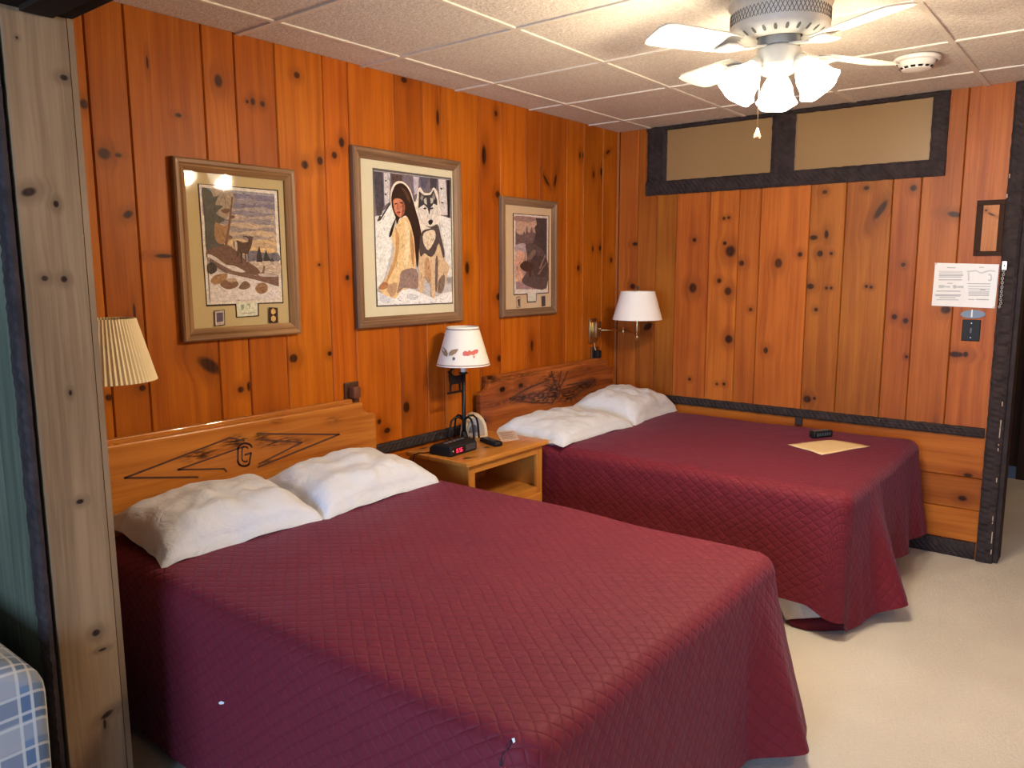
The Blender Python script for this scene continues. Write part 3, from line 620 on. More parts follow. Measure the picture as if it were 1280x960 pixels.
# ------------------------------------------------------------------ things on the nightstand
M_blk = plain('black_plastic', (.009, .009, .010), .5, spec=.25); M_gry = plain('grey_plastic', (.10, .10, .11), .4)
ck = thing('clock_radio', 'black clock radio with red digits in front of the table lamp', 'clock', (-1.83, -.265, NZ)); 
cb = MB(); cw, cdp, chh = .20, .135, .052
cb.prism([(-cdp/2, 0), (cdp/2, 0), (cdp/2, .032), (cdp/2-.03, chh), (-cdp/2+.012, chh), (-cdp/2, .04)], -cw/2, cw/2, lambda u, v, d: (d, u, v))
def place(o, root, rz, loc):
    o.matrix_world = Matrix.Translation(loc) @ Matrix.Rotation(rz, 4, 'Z'); o.parent = root; o.matrix_parent_inverse = Matrix.Translation(-Vector(root.location))
    return o
CKR = math.radians(4); CKL = (-1.915, -.265, NZ)
ck.location = CKL
body = place(cb.build('body', M_blk), ck, CKR, CKL); bv = body.modifiers.new('ease', 'BEVEL'); bv.width = .008; bv.segments = 3
tt = NT('red_led'); tt.set(color=(.3, .01, .02, 1), emit=(1, .04, .12, 1), estr=1.6); M_led = tt.m
SEG = {'1': 'bc', '0': 'abcdef', '6': 'acdefg', '5': 'acdfg', '7': 'abc'}
def digit(mb, ch, x0, z0, wd, hh, y):
    t = .0022; g = {'a': (0, hh, wd, 0), 'd': (0, 0, wd, 0), 'g': (0, hh/2, wd, 0), 'f': (0, hh/2, 0, hh/2), 'b': (wd, hh/2, 0, hh/2), 'e': (0, 0, 0, hh/2), 'c': (wd, 0, 0, hh/2)}
    for s_ in SEG[ch]:
        a, b, dx, dz = g[s_]; mb.box(x0+a-t/2+(0 if dz else .001), x0+a+dx+t/2-(0 if dz else .001), y-.0008, y, z0+b-t/2, z0+b+dz+t/2)
mb = MB()
for i, ch in enumerate('1556'): digit(mb, ch, -.068+i*.0125+(.005 if i > 1 else 0), .016, .008, .017, -cdp/2)
place(mb.build('digits', M_led), ck, CKR, CKL)
place(MB().box(-.08, -.005, -cdp/2-.0005, -cdp/2+.002, .010, .039).build('display', plain('dark_display', (.02, .004, .006), .15)), ck, CKR, CKL)
place(MB().lathe([(0, 0), (.005, 0), (.0045, .004), (0, .005)], 14, (-.088, -cdp/2, .026), (0, -1, 0)).build('dial', plain('chrome', (.6, .6, .6), .2, 1), None, True), ck, CKR, CKL)
sl = MB()
for i in range(5): sl.box(.01, .085, -cdp/2-.001, -cdp/2, .012+i*.006, .0145+i*.006)
place(sl.build('speaker_grille', M_gry), ck, CKR, CKL)
bt = MB()
for i in range(5): bt.box(-.07+i*.03, -.05+i*.03, -.01, .004, chh, chh+.004, .001)
place(bt.build('buttons', M_gry), ck, CKR, CKL)
cz = NZ+.0035
MB().tube([(-2.0, -.225, NZ+.012), (-2.015, -.20, NZ+.006), (-2.03, -.18, cz), (-2.043, -.16, cz), (-2.053, -.14, NZ-.008), (-2.056, -.12, NZ-.09), (-2.056, -.06, NZ-.3)], .0028, 6).build('cord', M_blk, ck, True)

rm = thing('remote_control', 'black remote control lying on the nightstand', 'remote', (-1.66, -.335, NZ)); ra_, rb_ = onZ(602, 551, NZ), onZ(626, 559, NZ); RR = math.atan2(rb_.y-ra_.y, rb_.x-ra_.x); RL = tuple((ra_+rb_)/2)
rm.location = RL
place(MB().box(-.075, .075, -.023, .023, .0, .024, .008).build('body', M_blk, None, True), rm, RR, RL)
bt = MB()
for i in range(6):
    for j in range(3): bt.lathe([(.004, 0), (.004, .0015), (0, .002)], 8, (-.055+i*.019, -.012+j*.012, .0238))
place(bt.build('buttons', M_gry), rm, RR, RL)

M_card = plain('printed_card', (.62, .47, .38), .7, var=.15, scale=70)
C4 = [onZ(620, 540, NZ+.0025), onZ(643, 538, NZ+.0025), onZ(649, 549, NZ+.0025), onZ(627, 552, NZ+.0025)]
cdo = tag(MB().add([p+Vector((0, 0, -.002)) for p in C4]+C4, [(0, 1, 2, 3), (4, 5, 6, 7), (0, 1, 5, 4), (1, 2, 6, 5), (2, 3, 7, 6), (3, 0, 4, 7)]).build('paper_card', M_card), 'small pinkish printed card on the nightstand', 'card')
ink = MB()
for k in range(5):
    a = C4[0].lerp(C4[3], .16+k*.15); b = C4[1].lerp(C4[2], .16+k*.15); p, q = a.lerp(b, .12), a.lerp(b, .85-.1*(k % 2)); d = (C4[3]-C4[0])*.04; u_ = Vector((0, 0, .0004))
    ink.add([p+u_, q+u_, q+d+u_, p+d+u_], [(0, 1, 2, 3)])
ink.build('printed_lines', plain('ink_brown', (.20, .12, .10), .8), cdo)

# cream arched device behind the lamp
PHX, PHY = -1.605, -.125
ph = thing('arched_device', 'cream arched desk device with grey face behind the table lamp', 'device', (PHX, PHY, NZ))
M_cream = plain('cream_plastic', (.62, .52, .36), .35)
archp = [(-.068, 0), (.068, 0), (.066, .03), (.058, .07), (.044, .10), (.022, .122), (0, .128), (-.022, .122), (-.044, .10), (-.058, .07), (-.066, .03)]
PR = math.radians(-30)
PHY = -.125; ph.location = (PHX, PHY, NZ)
place(MB().prism(archp, -.02, .028, lambda u, v, d: (u, d, v)).build('shell', M_cream), ph, PR, (PHX, PHY, NZ))
place(MB().prism([(u*.74, .012+v*.76) for u, v in archp], -.026, -.0195, lambda u, v, d: (u, d, v)).build('face', plain('silver_face', (.42, .43, .46), .25, .3)), ph, PR, (PHX, PHY, NZ))
place(MB().prism([(u*.36-.012, .03+v*.34) for u, v in archp], -.029, -.0255, lambda u, v, d: (u, d, v)).build('keypad', M_gry), ph, PR, (PHX, PHY, NZ))

# ------------------------------------------------------------------ framed prints on the headboard wall
def art_mat(name, col, var=.18, sc=60):
    t = NT(name); c = t.coords(); f = t.noise(c, sc, 4, .65); g = t.noise(c, sc*4, 2)
    k = t.math('MULTIPLY_ADD', g, .4, t.math('MULTIPLY', f, .6)); k = t.smooth(k, .3, .7)
    t.set(color=t.mix(k, tuple(x*(1-var*1.7) for x in col[:3])+(1,), tuple(min(1, x*(1+var)) for x in col[:3])+(1,)), rough=.6, spec=.2); return t.m
def mat_glass():
    t = NT('picture_glass'); n = t.n; n.remove(t.b); out = n['Material Output']
    fr = t.new('ShaderNodeFresnel'); fr.inputs[0].default_value = 1.45; tr_ = t.new('ShaderNodeBsdfTransparent'); gl = t.new('ShaderNodeBsdfGlossy'); gl.inputs['Roughness'].default_value = .04
    mx = t.new('ShaderNodeMixShader'); t.l.new(t.math('MULTIPLY', fr.outputs[0], t.math('SUBTRACT', 1.0, t.new('ShaderNodeNewGeometry').outputs['Backfacing'])), mx.inputs[0]); t.l.new(tr_.outputs[0], mx.inputs[1]); t.l.new(gl.outputs[0], mx.inputs[2]); t.l.new(mx.outputs[0], out.inputs[0]); return t.m
M_glass = mat_glass()
_ac = {}
def amat(rgb):
    if rgb not in _ac: _ac[rgb] = art_mat('print_ink_%d_%d_%d' % rgb, S(*rgb))
    return _ac[rgb]
def smoothpoly(P, n=3):
    out = []; N = len(P)
    for i in range(N):
        p0, p1, p2, p3 = P[i-1], P[i], P[(i+1) % N], P[(i+2) % N]
        for k in range(n):
            t = k/n; out.append(tuple(.5*((2*b)+(-a+c)*t+(2*a-5*b+4*c-d)*t*t+(-a+3*b-3*c+d)*t**3) for a, b, c, d in zip(p0, p1, p2, p3)))
    return out
def ring(mb, o, i, y0, y1, fn=None):
    """rectangular ring between outer (x0,x1,z0,z1) and inner, from depth y0 (front) to y1"""
    a = [(o[0], o[2]), (o[1], o[2]), (o[1], o[3]), (o[0], o[3])]; b = [(i[0], i[2]), (i[1], i[2]), (i[1], i[3]), (i[0], i[3])]
    vs = [(x, y0, z) for x, z in a]+[(x, y0, z) for x, z in b]+[(x, y1, z) for x, z in a]+[(x, y1, z) for x, z in b]; fs = []
    for k in range(4):
        j = (k+1) % 4; fs += [(k, j, 4+j, 4+k), (8+k, 8+j, 12+j, 12+k), (k, j, 8+j, 8+k), (4+k, 4+j, 12+j, 12+k)]
    return mb.add(vs, fs)
FRY = -.030
def framed(label, q, fw, frame_cols, mat_rgb, grad, printq, art, zoomfn, extras=(), liner=(50, 35, 30), white=True, seed=0):
    P = [onY(x, y, FRY) for x, y in q]
    x0 = (P[0].x+P[3].x)/2; x1 = (P[1].x+P[2].x)/2; z1_ = (P[0].z+P[1].z)/2; z0_ = (P[2].z+P[3].z)/2
    root = thing('framed_print', label, 'picture', ((x0+x1)/2, -.002, z0_), 'framed wildlife prints')
    # moulding: four mitred rails, each stepped in profile
    cx, cz = (x0+x1)/2, (z0_+z1_)/2; prof = [(0, -.004), (0, -.024), (.006, FRY), (fw*.38, FRY+.001), (fw*.5, FRY+.006), (fw*.62, FRY+.004), (fw*.8, FRY+.009), (fw, FRY+.014), (fw, -.006)]
    for side in range(4):
        a, b = [((x0, z0_), (x1, z0_)), ((x1, z0_), (x1, z1_)), ((x1, z1_), (x0, z1_)), ((x0, z1_), (x0, z0_))][side]
        sg = lambda p, i: (p[0]+(i if p[0] < cx else -i), p[1]+(i if p[1] < cz else -i))
        vs = [(sg(a, i)[0], y, sg(a, i)[1]) for i, y in prof]+[(sg(b, i)[0], y, sg(b, i)[1]) for i, y in prof]; n = len(prof)
        ax = (2, 0, 1) if side % 2 == 0 else (0, 2, 1)
        MB().add(vs, [(k, (k+1) % n, n+(k+1) % n, n+k) for k in range(n)]).build('frame_rail', wood('frame_oak_%d_%d' % (seed, side), frame_cols[0], frame_cols[1], ax, seed+side*.7, gs=1.6, rough=.4), root)
    yb = -.010
    MB().box(x0+fw*.5, x1-fw*.5, yb, -.004, z0_+fw*.5, z1_-fw*.5).build('mat_board', plain('mat_%d' % seed, S(*mat_rgb), .85, var=.03), root)
    ny = [yb]
    def flat(name, pts, mat, parent, sm=0, up=.0004):
        ny[0] -= up*.25; y = yb-.0003-abs(ny[0]-yb)
        pp = smoothpoly(pts, 3) if sm else pts
        V = [onY(px, py, y) for px, py in pp]; V = [(v.x, y, v.z) for v in V]
        return MB().add(V, [tuple(range(len(V)))]).build(name, mat, parent)
    if grad: flat('inner_liner', grad, amat(liner), root)
    wq = zoomfn(printq[0]); base = flat('print', wq, amat(printq[2]), root)
    if printq[1]: flat('print_ground', zoomfn(printq[1]), amat(printq[3]), base)
    rs = random.Random(seed*77); SV, SF, SMI, slots = [], [], [], []
    def slot(rgb):
        m_ = amat(rgb)
        if m_ not in slots: slots.append(m_)
        return slots.index(m_)
    for rgb, pts, sm in art:
        zp = zoomfn(pts); flat('print_shape', zp, amat(rgb), base, sm)
        y = yb-.0003-abs(ny[0]-yb)-.00004; n_ = len(zp)
        mx_ = sum(p[0] for p in zp)/n_; my_ = sum(p[1] for p in zp)/n_
        sxx = sum((p[0]-mx_)**2 for p in zp); syy = sum((p[1]-my_)**2 for p in zp); sxy = sum((p[0]-mx_)*(p[1]-my_) for p in zp)
        th = .5*math.atan2(2*sxy, sxx-syy); ar = abs(sum(zp[i][0]*zp[(i+1) % n_][1]-zp[(i+1) % n_][0]*zp[i][1] for i in range(n_)))/2
        inside = lambda X, Y: sum(((zp[i][1] > Y) != (zp[i-1][1] > Y)) and (X < (zp[i-1][0]-zp[i][0])*(Y-zp[i][1])/(zp[i-1][1]-zp[i][1])+zp[i][0]) for i in range(n_)) % 2 == 1
        x0_, x1_ = min(p[0] for p in zp), max(p[0] for p in zp); y0_, y1_ = min(p[1] for p in zp), max(p[1] for p in zp)
        for _ in range(min(90, int(ar*.16)+1)):
            X, Y = rs.uniform(x0_, x1_), rs.uniform(y0_, y1_); L_s = rs.uniform(1.2, 4.5)*min(1.0, .25+ar/160); W_s = rs.uniform(.18, .5); t_ = th+rs.gauss(0, .35)
            e0 = (X-math.cos(t_)*L_s, Y-math.sin(t_)*L_s); e1 = (X+math.cos(t_)*L_s, Y+math.sin(t_)*L_s)
            if not (inside(X, Y) and inside(*e0) and inside(*e1)): continue
            k = rs.choice((.62, .78, .88, 1.12, 1.25)); c_ = tuple(int(max(8, min(245, 8*round(q_*k/8)))) for q_ in rgb)
            nx_, nz_ = -math.sin(t_)*W_s, math.cos(t_)*W_s
            Q_ = [onY(a_, b_, y) for a_, b_ in (e0, (X+nx_, Y+nz_), e1, (X-nx_, Y-nz_))]
            b_ = len(SV); SV += [(v.x, y, v.z) for v in Q_]; SF.append((b_, b_+1, b_+2, b_+3)); SMI.append(slot(c_))
    me = bpy.data.meshes.new('brush_strokes'); me.from_pydata(SV, [], SF)
    for m_ in slots: me.materials.append(m_)
    me.polygons.foreach_set('material_index', SMI); so_ = bpy.data.objects.new('brush_strokes', me); COL.objects.link(so_); attach(so_, base); so_['kind'] = 'stuff'
    for nm, rgb, pts, edge in extras:
        if edge:
            c = [sum(p[i] for p in pts)/len(pts) for i in (0, 1)]; flat(nm+'_edge', [(c[0]+(p[0]-c[0])*1.16, c[1]+(p[1]-c[1])*1.10) for p in pts], amat((40, 28, 24)), root)
        flat(nm, pts, amat(rgb), root)
    MB().box(x0+fw*.9, x1-fw*.9, FRY+.0135, FRY+.0145, z0_+fw*.9, z1_-fw*.9).build('glass', M_glass, root)
    return root
# --- print of a deer on a snowy slope
zA = zz(245, 220, 5.333); zA2 = zz(200, 180, 3.69)
CLOUDS = []
_r = random.Random(12); _top = [118 + i*0 for i in range(9)]
_cols = [(112,108,126), (126,118,134), (146,136,140), (122,114,130), (160,146,140), (136,126,134), (178,158,140), (146,134,134), (188,164,138), (152,138,134), (196,170,136), (164,146,134), (206,176,132), (190,160,126), (222,184,128)]
for _k, _c in enumerate(_cols):
    _y0 = 98+_k*27; _e = lambda x_, ph: _y0+(x_-220)*.06*(1-_k/15)+7*math.sin(x_*.021+_k*2.1+ph)+4*math.sin(x_*.06+_k)
    _xs = [140+38*i for i in range(11)]; _xr = 522+_k*1.45
    CLOUDS.append((_c, [(min(x_, _xr), max(96+(x_-40)*.09, _e(x_, 0))) for x_ in _xs]+[(_xr, _e(_xr, 0)+46), (140, _y0+50)], 0))
deer = [((150,145,150), [(38,75),(522,120),(528,300),(45,260)], 0), *CLOUDS,
  ((160,140,118), [(110,90),(245,110),(240,220),(170,300),(120,240)], 1),
  ((84,82,72), [(40,80),(95,95),(120,140),(150,130),(130,190),(180,200),(135,250),(195,290),(140,330),(150,400),(185,450),(190,490),(78,515),(62,330),(48,180)], 1), ((158,118,80), [(130,310),(195,335),(250,265),(222,330),(215,385),(245,410),(190,450),(150,450),(125,400)], 1),
  ((112,82,62), [(238,140),(247,140),(228,330),(208,465),(190,465),(216,320)], 0), ((112,82,62), [(225,260),(262,270),(240,285),(222,280)], 1), ((120,90,66), [(210,390),(245,405),(235,420),(205,412)], 1), ((112,82,62), [(165,230),(205,215),(228,230),(200,250)], 1),
  ((112,106,112), [(350,510),(390,497),(440,510),(490,515),(545,512),(547,575),(360,575)], 1), ((196,176,156), [(360,570),(548,570),(552,660),(430,650),(380,620)], 1), ((58,52,50), [(421,462),(432,510),(445,560),(440,575),(402,572),(405,530)], 0), ((62,56,52), [(466,488),(480,530),(500,565),(448,568),(455,530)], 0), ((72,64,60), [(508,540),(524,570),(492,570)], 0),
  ((112,82,66), [(75,500),(150,470),(215,462),(270,500),(330,560),(415,620),(420,660),(330,650),(200,625),(85,560)], 1), ((206,196,186), [(76,520),(130,540),(200,590),(260,600),(330,640),(240,635),(150,590),(90,560)], 1), ((214,204,196), [(82,610),(150,640),(330,665),(420,690),(550,730),(557,822),(95,836)], 0),
  ((122,92,78), [(82,540),(150,580),(240,630),(330,650),(400,665),(440,640),(450,600),(462,598),(455,650),(500,650),(551,665),(553,738),(470,712),(380,688),(220,652),(110,588)], 0), ((190,176,164), [(420,650),(500,655),(548,668),(500,672),(430,668)], 1),
  ((66,60,54), [(78,590),(110,575),(138,600),(136,635),(100,655),(82,640)], 1), ((162,122,84), [(98,700),(130,660),(205,650),(205,680),(180,705),(130,725)], 1), ((128,94,70), [(160,722),(200,690),(260,695),(285,720),(260,745),(205,755)], 1), ((176,150,124), [(200,690),(255,680),(275,700),(230,708)], 1), ((128,100,80), [(285,745),(320,700),(355,715),(360,740),(320,758)], 1), ((150,112,80), [(395,755),(415,718),(455,712),(478,735),(470,772),(425,786)], 1),
  ((86,62,48), [(250,440),(275,428),(310,444),(345,440),(358,412),(378,410),(376,440),(366,480),(350,510),(345,540),(344,590),(336,590),(333,520),(310,512),(308,585),(300,585),(295,510),(278,540),(268,538),(275,505),(262,490)], 0), ((196,178,160), [(256,440),(270,436),(276,470),(272,500),(262,490)], 1), ((196,178,160), [(335,520),(342,520),(343,575),(337,575)], 0), ((86,62,48), [(352,418),(332,404),(318,404),(314,390),(322,400),(336,398),(356,412)], 0), ((86,62,48), [(362,412),(352,406),(362,404),(386,406),(374,416)], 0)]
pic1 = framed('oak framed print of a deer on a snowy slope, above the near bed', [(216,194),(368,212),(379,417),(232,428)], .047, ((.34, .19, .085, 1), (.13, .06, .022, 1)), (186,166,118),
  zA2([(172,182),(545,212),(570,735),(456,738),(457,795),(350,802),(347,744),(213,750)]), ([(20,55),(538,100),(577,840),(75,858)], [(38,75),(522,120),(555,820),(95,835)], (222,212,196), (168,156,146)), deer, zA,
  [('title_plate', (214,212,186), zA2([(352,735),(450,727),(451,790),(356,797)]), 0), ('stamp', (190,176,166), zA2([(254,772),(295,767),(297,832),(256,837)]), 1), ('stamp_picture', (92,80,92), zA2([(260,780),(290,776),(292,818),(262,823)]), 0),
   ('medallion_card', (62,38,26), zA2([(500,753),(543,755),(545,825),(503,826)]), 0), ('medallion', (206,166,96), zA2([(512,765),(522,758),(533,765),(534,778),(523,787),(512,780)]), 0), ('medallion', (206,166,96), zA2([(513,798),(522,790),(534,798),(534,812),(524,821),(513,813)]), 0),
   ('title_mark', (150,168,140), zA2([(372,745),(388,738),(386,765),(376,768)]), 0), ('title_mark', (150,168,140), zA2([(398,740),(414,735),(418,750),(408,766),(412,748)]), 0), ('title_line', (150,148,130), zA2([(372,782),(438,776),(438,779),(372,785)]), 0)], seed=1)
# --- print of a long haired person in a pale robe beside a wolf
zB = zz(440, 200, 4.8)
wolf = [((112,102,112), [(130,65),(590,120),(592,350),(520,335),(400,300),(240,265),(140,340)], 0), ((206,200,202), [(190,74),(228,80),(226,250),(196,275)], 0), ((72,66,76), [(132,68),(184,76),(192,270),(172,350),(150,330),(136,200)], 0), ((84,68,66), [(236,82),(300,90),(300,140),(240,175)], 0), ((196,186,200), [(366,98),(402,102),(396,200),(372,210)], 0), ((86,82,104), [(410,102),(462,108),(440,170),(416,190)], 0), ((66,62,74), [(468,108),(512,113),(505,175),(470,170)], 0),
  ((210,204,206), [(518,114),(562,119),(576,330),(530,330)], 0), ((34,30,32), [(570,120),(588,122),(586,390),(574,380)], 0), ((60,54,52), [(198,120),(208,122),(206,130),(197,128)], 0), ((60,54,52), [(528,165),(544,168),(542,178),(530,176)], 0), ((60,54,52), [(534,250),(550,253),(548,262),(536,260)], 0), ((60,54,52), [(196,200),(206,200),(206,212),(198,212)], 0),
  ((232,234,230), [(138,340),(180,330),(236,262),(262,340),(245,470),(235,560),(190,720),(150,770)], 0), ((228,228,226), [(520,330),(592,350),(600,700),(560,700),(560,560)], 0),
  ((238,226,210), [(232,190),(262,132),(310,132),(352,180),(372,250),(388,230),(394,180),(412,165),(432,195),(470,195),(488,165),(512,190),(522,250),(532,330),(520,400),(540,500),(420,520),(300,420),(240,300)], 1),
  ((66,60,64), [(150,370),(165,330),(175,340),(225,258),(232,262),(172,362)], 0), ((228,196,146), [(300,348),(340,352),(365,420),(382,540),(384,650),(396,765),(330,770),(265,832),(205,815),(160,772),(196,722),(236,630),(254,530),(236,460),(262,395)], 1),
  ((196,152,100), [(262,420),(285,470),(270,600),(230,700),(195,760),(215,690),(250,600),(262,520)], 1), ((240,218,178), [(318,370),(340,400),(345,520),(330,640),(310,600),(325,480)], 1), ((190,140,92), [(352,420),(372,520),(372,640),(358,600),(350,500)], 1), ((176,122,84), [(160,772),(190,730),(218,745),(200,775)], 1), ((146,120,110), [(300,665),(386,655),(396,765),(350,770),(310,768),(270,800),(285,730)], 1), ((186,150,116), [(210,760),(270,735),(262,800),(235,820)], 1),
  ((44,28,22), [(240,200),(262,150),(300,140),(335,170),(362,230),(382,300),(405,380),(420,470),(424,540),(404,570),(392,650),(380,560),(372,470),(350,380),(325,335),(300,345),(285,352),(270,385),(262,345),(242,290),(236,240)], 1), ((40,28,24), [(265,345),(250,410),(236,455),(222,462),(228,430),(246,380)], 1), ((86,60,44), [(290,160),(330,190),(352,250),(340,250),(310,190)], 1),
  ((206,132,100), [(247,245),(268,230),(300,240),(317,272),(314,315),(294,343),(274,335),(256,305)], 1), ((150,84,66), [(300,245),(318,275),(314,318),(296,342),(300,300)], 1), ((36,24,22), [(254,262),(272,256),(274,263),(258,268)], 0), ((36,24,22), [(286,252),(304,254),(304,261),(288,260)], 0), ((172,96,76), [(270,262),(277,264),(280,294),(268,294)], 1), ((156,52,48), [(266,312),(280,308),(294,312),(282,321),(270,319)], 1),
  ((212,184,150), [(404,530),(440,480),(500,470),(530,520),(552,590),(584,640),(572,690),(548,780),(512,795),(505,700),(496,826),(478,828),(468,700),(440,700),(424,795),(398,790),(402,640)], 1), ((80,70,70), [(420,430),(470,410),(512,385),(532,450),(556,560),(546,585),(522,500),(498,560),(470,582),(436,560),(412,580),(404,520)], 1), ((222,204,180), [(430,440),(490,420),(500,470),(460,540),(430,500)], 1), ((190,150,112), [(436,600),(460,590),(476,700),(462,740),(440,690)], 1), ((120,100,90), [(500,600),(516,590),(512,760),(500,780)], 1), ((132,112,100), [(520,720),(556,690),(548,785),(515,795)], 1),
  ((222,214,206), [(394,300),(396,240),(404,184),(424,200),(440,212),(470,210),(490,176),(508,215),(513,262),(524,330),(508,378),(478,402),(450,396),(418,372),(398,335)], 1), ((62,58,62), [(398,290),(402,186),(432,212),(470,210),(490,178),(511,240),(512,272),(490,262),(474,285),(464,330),(452,285),(430,268)], 0), ((150,138,132), [(410,230),(418,206),(430,222),(420,248)], 0), ((150,138,132), [(480,222),(490,198),(500,222),(494,242)], 0), ((198,190,186), [(430,236),(446,226),(450,268),(436,262)], 0), ((198,190,186), [(470,226),(488,232),(486,256),(472,262)], 0),
  ((28,24,24), [(458,366),(470,358),(484,362),(484,376),(470,390),(459,380)], 1), ((20,16,16), [(426,290),(442,284),(448,294),(434,297)], 0), ((20,16,16), [(468,292),(484,282),(490,290),(474,297)], 0), ((120,106,100), [(440,392),(470,400),(494,390),(470,408)], 1),
  ((236,236,238), [(152,790),(205,815),(262,832),(300,780),(350,772),(420,800),(490,830),(545,800),(600,790),(602,855),(155,872)], 0), ((210,214,222), [(170,800),(230,830),(220,860),(170,850)], 1), ((206,210,216), [(340,800),(400,815),(380,840),(330,830)], 1)]
for k in range(9):
    a = math.radians(200+k*16); wolf.append(((96,92,84), [(575, 745), (575+38*math.cos(a)*.9, 745+44*math.sin(a)), (577+38*math.cos(a)*.9, 748+44*math.sin(a))], 0))
pic2 = framed('largest framed print, a dark haired person in a pale robe beside a wolf', [(441,178),(578,204),(579,401),(449,412)], .05, ((.27, .155, .085, 1), (.11, .055, .028, 1)), (212,205,176),
  zB([(122,46),(596,108),(606,862),(146,882)]), ([(130,62),(590,118),(600,856),(154,874)], None, (198,194,196), None), wolf, zB, (), liner=(92,88,84), seed=2)
# --- print of a moose at a dusky lake
zC = zz(610, 230, 5.333)
moose = [((186,150,132), [(183,210),(393,228),(393,330),(183,330)], 0), ((150,118,112), [(183,212),(320,224),(300,250),(183,245)], 1), ((108,86,86), [(183,290),(190,325),(205,335),(230,340),(240,312),(250,335),(258,272),(266,320),(280,325),(290,285),(300,320),(320,330),(315,400),(183,405)], 0), ((170,150,156), [(183,410),(240,395),(260,440),(230,460),(183,450)], 1), ((206,158,136), [(184,455),(240,462),(235,520),(210,560),(235,610),(215,660),(185,668)], 1), ((158,128,130), [(185,650),(240,655),(300,690),(390,690),(390,701),(185,702)], 0),
  ((64,54,58), [(318,226),(393,230),(392,500),(340,450),(300,400),(318,330),(310,290),(325,270)], 0), ((86,72,72), [(252,400),(320,405),(392,490),(391,690),(290,690),(225,650),(250,600),(255,560),(262,480)], 1), ((70,58,58), [(300,480),(392,500),(391,600),(330,620),(290,560)], 1), ((66,44,38), [(212,548),(232,520),(252,512),(275,520),(300,530),(305,560),(290,580),(285,620),(275,620),(270,585),(240,580)], 1), ((150,120,100), [(236,515),(226,500),(240,505),(250,498),(252,512)], 0),
  ((134,112,100), [(340,560),(380,470),(384,475),(350,570)], 0), ((124,104,94), [(330,600),(388,520),(390,528),(340,606)], 0), ((120,96,88), [(262,500),(300,440),(320,450),(290,500)], 1), ((176,146,132), [(190,600),(215,590),(210,600),(190,606)], 0)]
pic3 = framed('smallest framed print, a dusky forest lake, above the far headboard', [(629,245),(698,252),(697,391),(628,398)], .042, ((.25, .15, .085, 1), (.12, .065, .035, 1)), (198,172,138),
  zC([(165,194),(408,212),(404,728),(325,733),(322,788),(260,792),(258,737),(170,742)]), ([(172,200),(403,216),(400,722),(175,735)], [(183,210),(393,228),(390,700),(185,702)], (216,206,196), (176,142,128)), moose, zC,
  [('title_plate', (206,204,190), zC([(264,728),(321,726),(319,780),(266,784)]), 0), ('stamp', (190,170,150), zC([(191,757),(214,752),(216,818),(193,823)]), 1), ('stamp_picture', (70,52,50), zC([(197,770),(212,764),(213,815),(202,815)]), 0), ('medallion_card', (58,44,40), zC([(355,748),(382,745),(383,812),(358,818)]), 0)], seed=3)

# ------------------------------------------------------------------ swing arm wall lamps
M_brass = plain('aged_brass', (.52, .40, .20), .28, 1, var=.05); M_white = shade_mat('white_shade', (.80, .78, .74, 1)); M_creams = shade_mat('cream_pleated', (.74, .62, .38, 1))
def swing_lamp(label, wx, wz, elbow, sc_, r0, r1, z0, z1_, shm, pleat, group='swing arm wall lamps'):
    root = thing('wall_lamp', label, 'lamp', (wx, 0, wz), group)
    MB().box(wx-.05, wx+.035, -.014, -.001, wz-.085, wz+.075, .005).build('wall_plate', M_brass, root, SM)
    sw = MB().box(wx-.03, wx+.03, -.05, -.014, wz-.05, wz+.055, .006).build('switch_box', M_brass, root, SM)
    MB().lathe([(.006, 0), (.006, .012), (.009, .014), (0, .018)], 12, (wx, -.05, wz+.01), (0, -1, 0)).build('switch_knob', M_brass, sw, True)
    e = Vector(elbow); c = Vector((sc_[0], sc_[1], e.z+.006))
    MB().tube([(wx+.02, -.035, wz), (e.x, e.y, e.z)], .006, 10).build('arm', M_brass, root, True)
    MB().lathe([(0, -.026), (.006, -.022), (.011, -.008), (.008, 0), (.011, .008), (.006, .02), (0, .026)], 16, e).build('elbow', M_brass, root, True)
    MB().tube([(e.x, e.y, e.z+.006), (c.x, c.y, c.z)], .0055, 10).build('arm', M_brass, root, True)
    MB().lathe([(0, -.045), (.006, -.04), (.010, -.02), (.006, -.008), (.012, .0), (.016, .02), (.014, .06), (.016, .09)], 18, c).build('socket', M_brass, root, True)
    rf = (lambda r, z, a: r+.0018*math.cos(a*60)) if pleat else None
    s = frustum_shell(MB(), sc_, r0, r1, z0, z1_, 360 if pleat else 48, .002, rf).build('lamp_shade', shm, root, SM)
    mb = MB()
    for k in range(3): a = k*2*PI/3+.4; mb.tube([(sc_[0], sc_[1], z1_-.02), (sc_[0]+(r1-.003)*math.cos(a), sc_[1]+(r1-.003)*math.sin(a), z1_-.006)], .0016, 6)
    mb.build('spider', M_brass, s)
    MB().tube([(sc_[0], sc_[1], c.z+.08), (sc_[0], sc_[1], z1_-(.012 if pleat else -.004))], .003, 8).build('harp_rod', M_brass, s)
    if not pleat: MB().lathe([(0, 0), (.006, .002), (.004, .010), (.009, .018), (.006, .028), (0, .032)], 14, (sc_[0], sc_[1], z1_+.004)).build('finial', plain('dark_finial', (.05, .03, .02), .4), s, True)
    mb = MB().lathe([(0, 0), (.02, .005), (.03, .03), (.028, .055), (.014, .08), (.012, .1)], 16, (sc_[0], sc_[1], c.z+(.03 if pleat else .085))).build('bulb', plain('frosted_bulb', (.8, .8, .78), .3), s, True)
    return root
wl = swing_lamp('brass swing-arm wall lamp with white shade in the far corner', -.29, 1.128, (-.125, -.135, 1.118), (-.335, -.355), .152, .104, 1.211, 1.383, M_white, False)
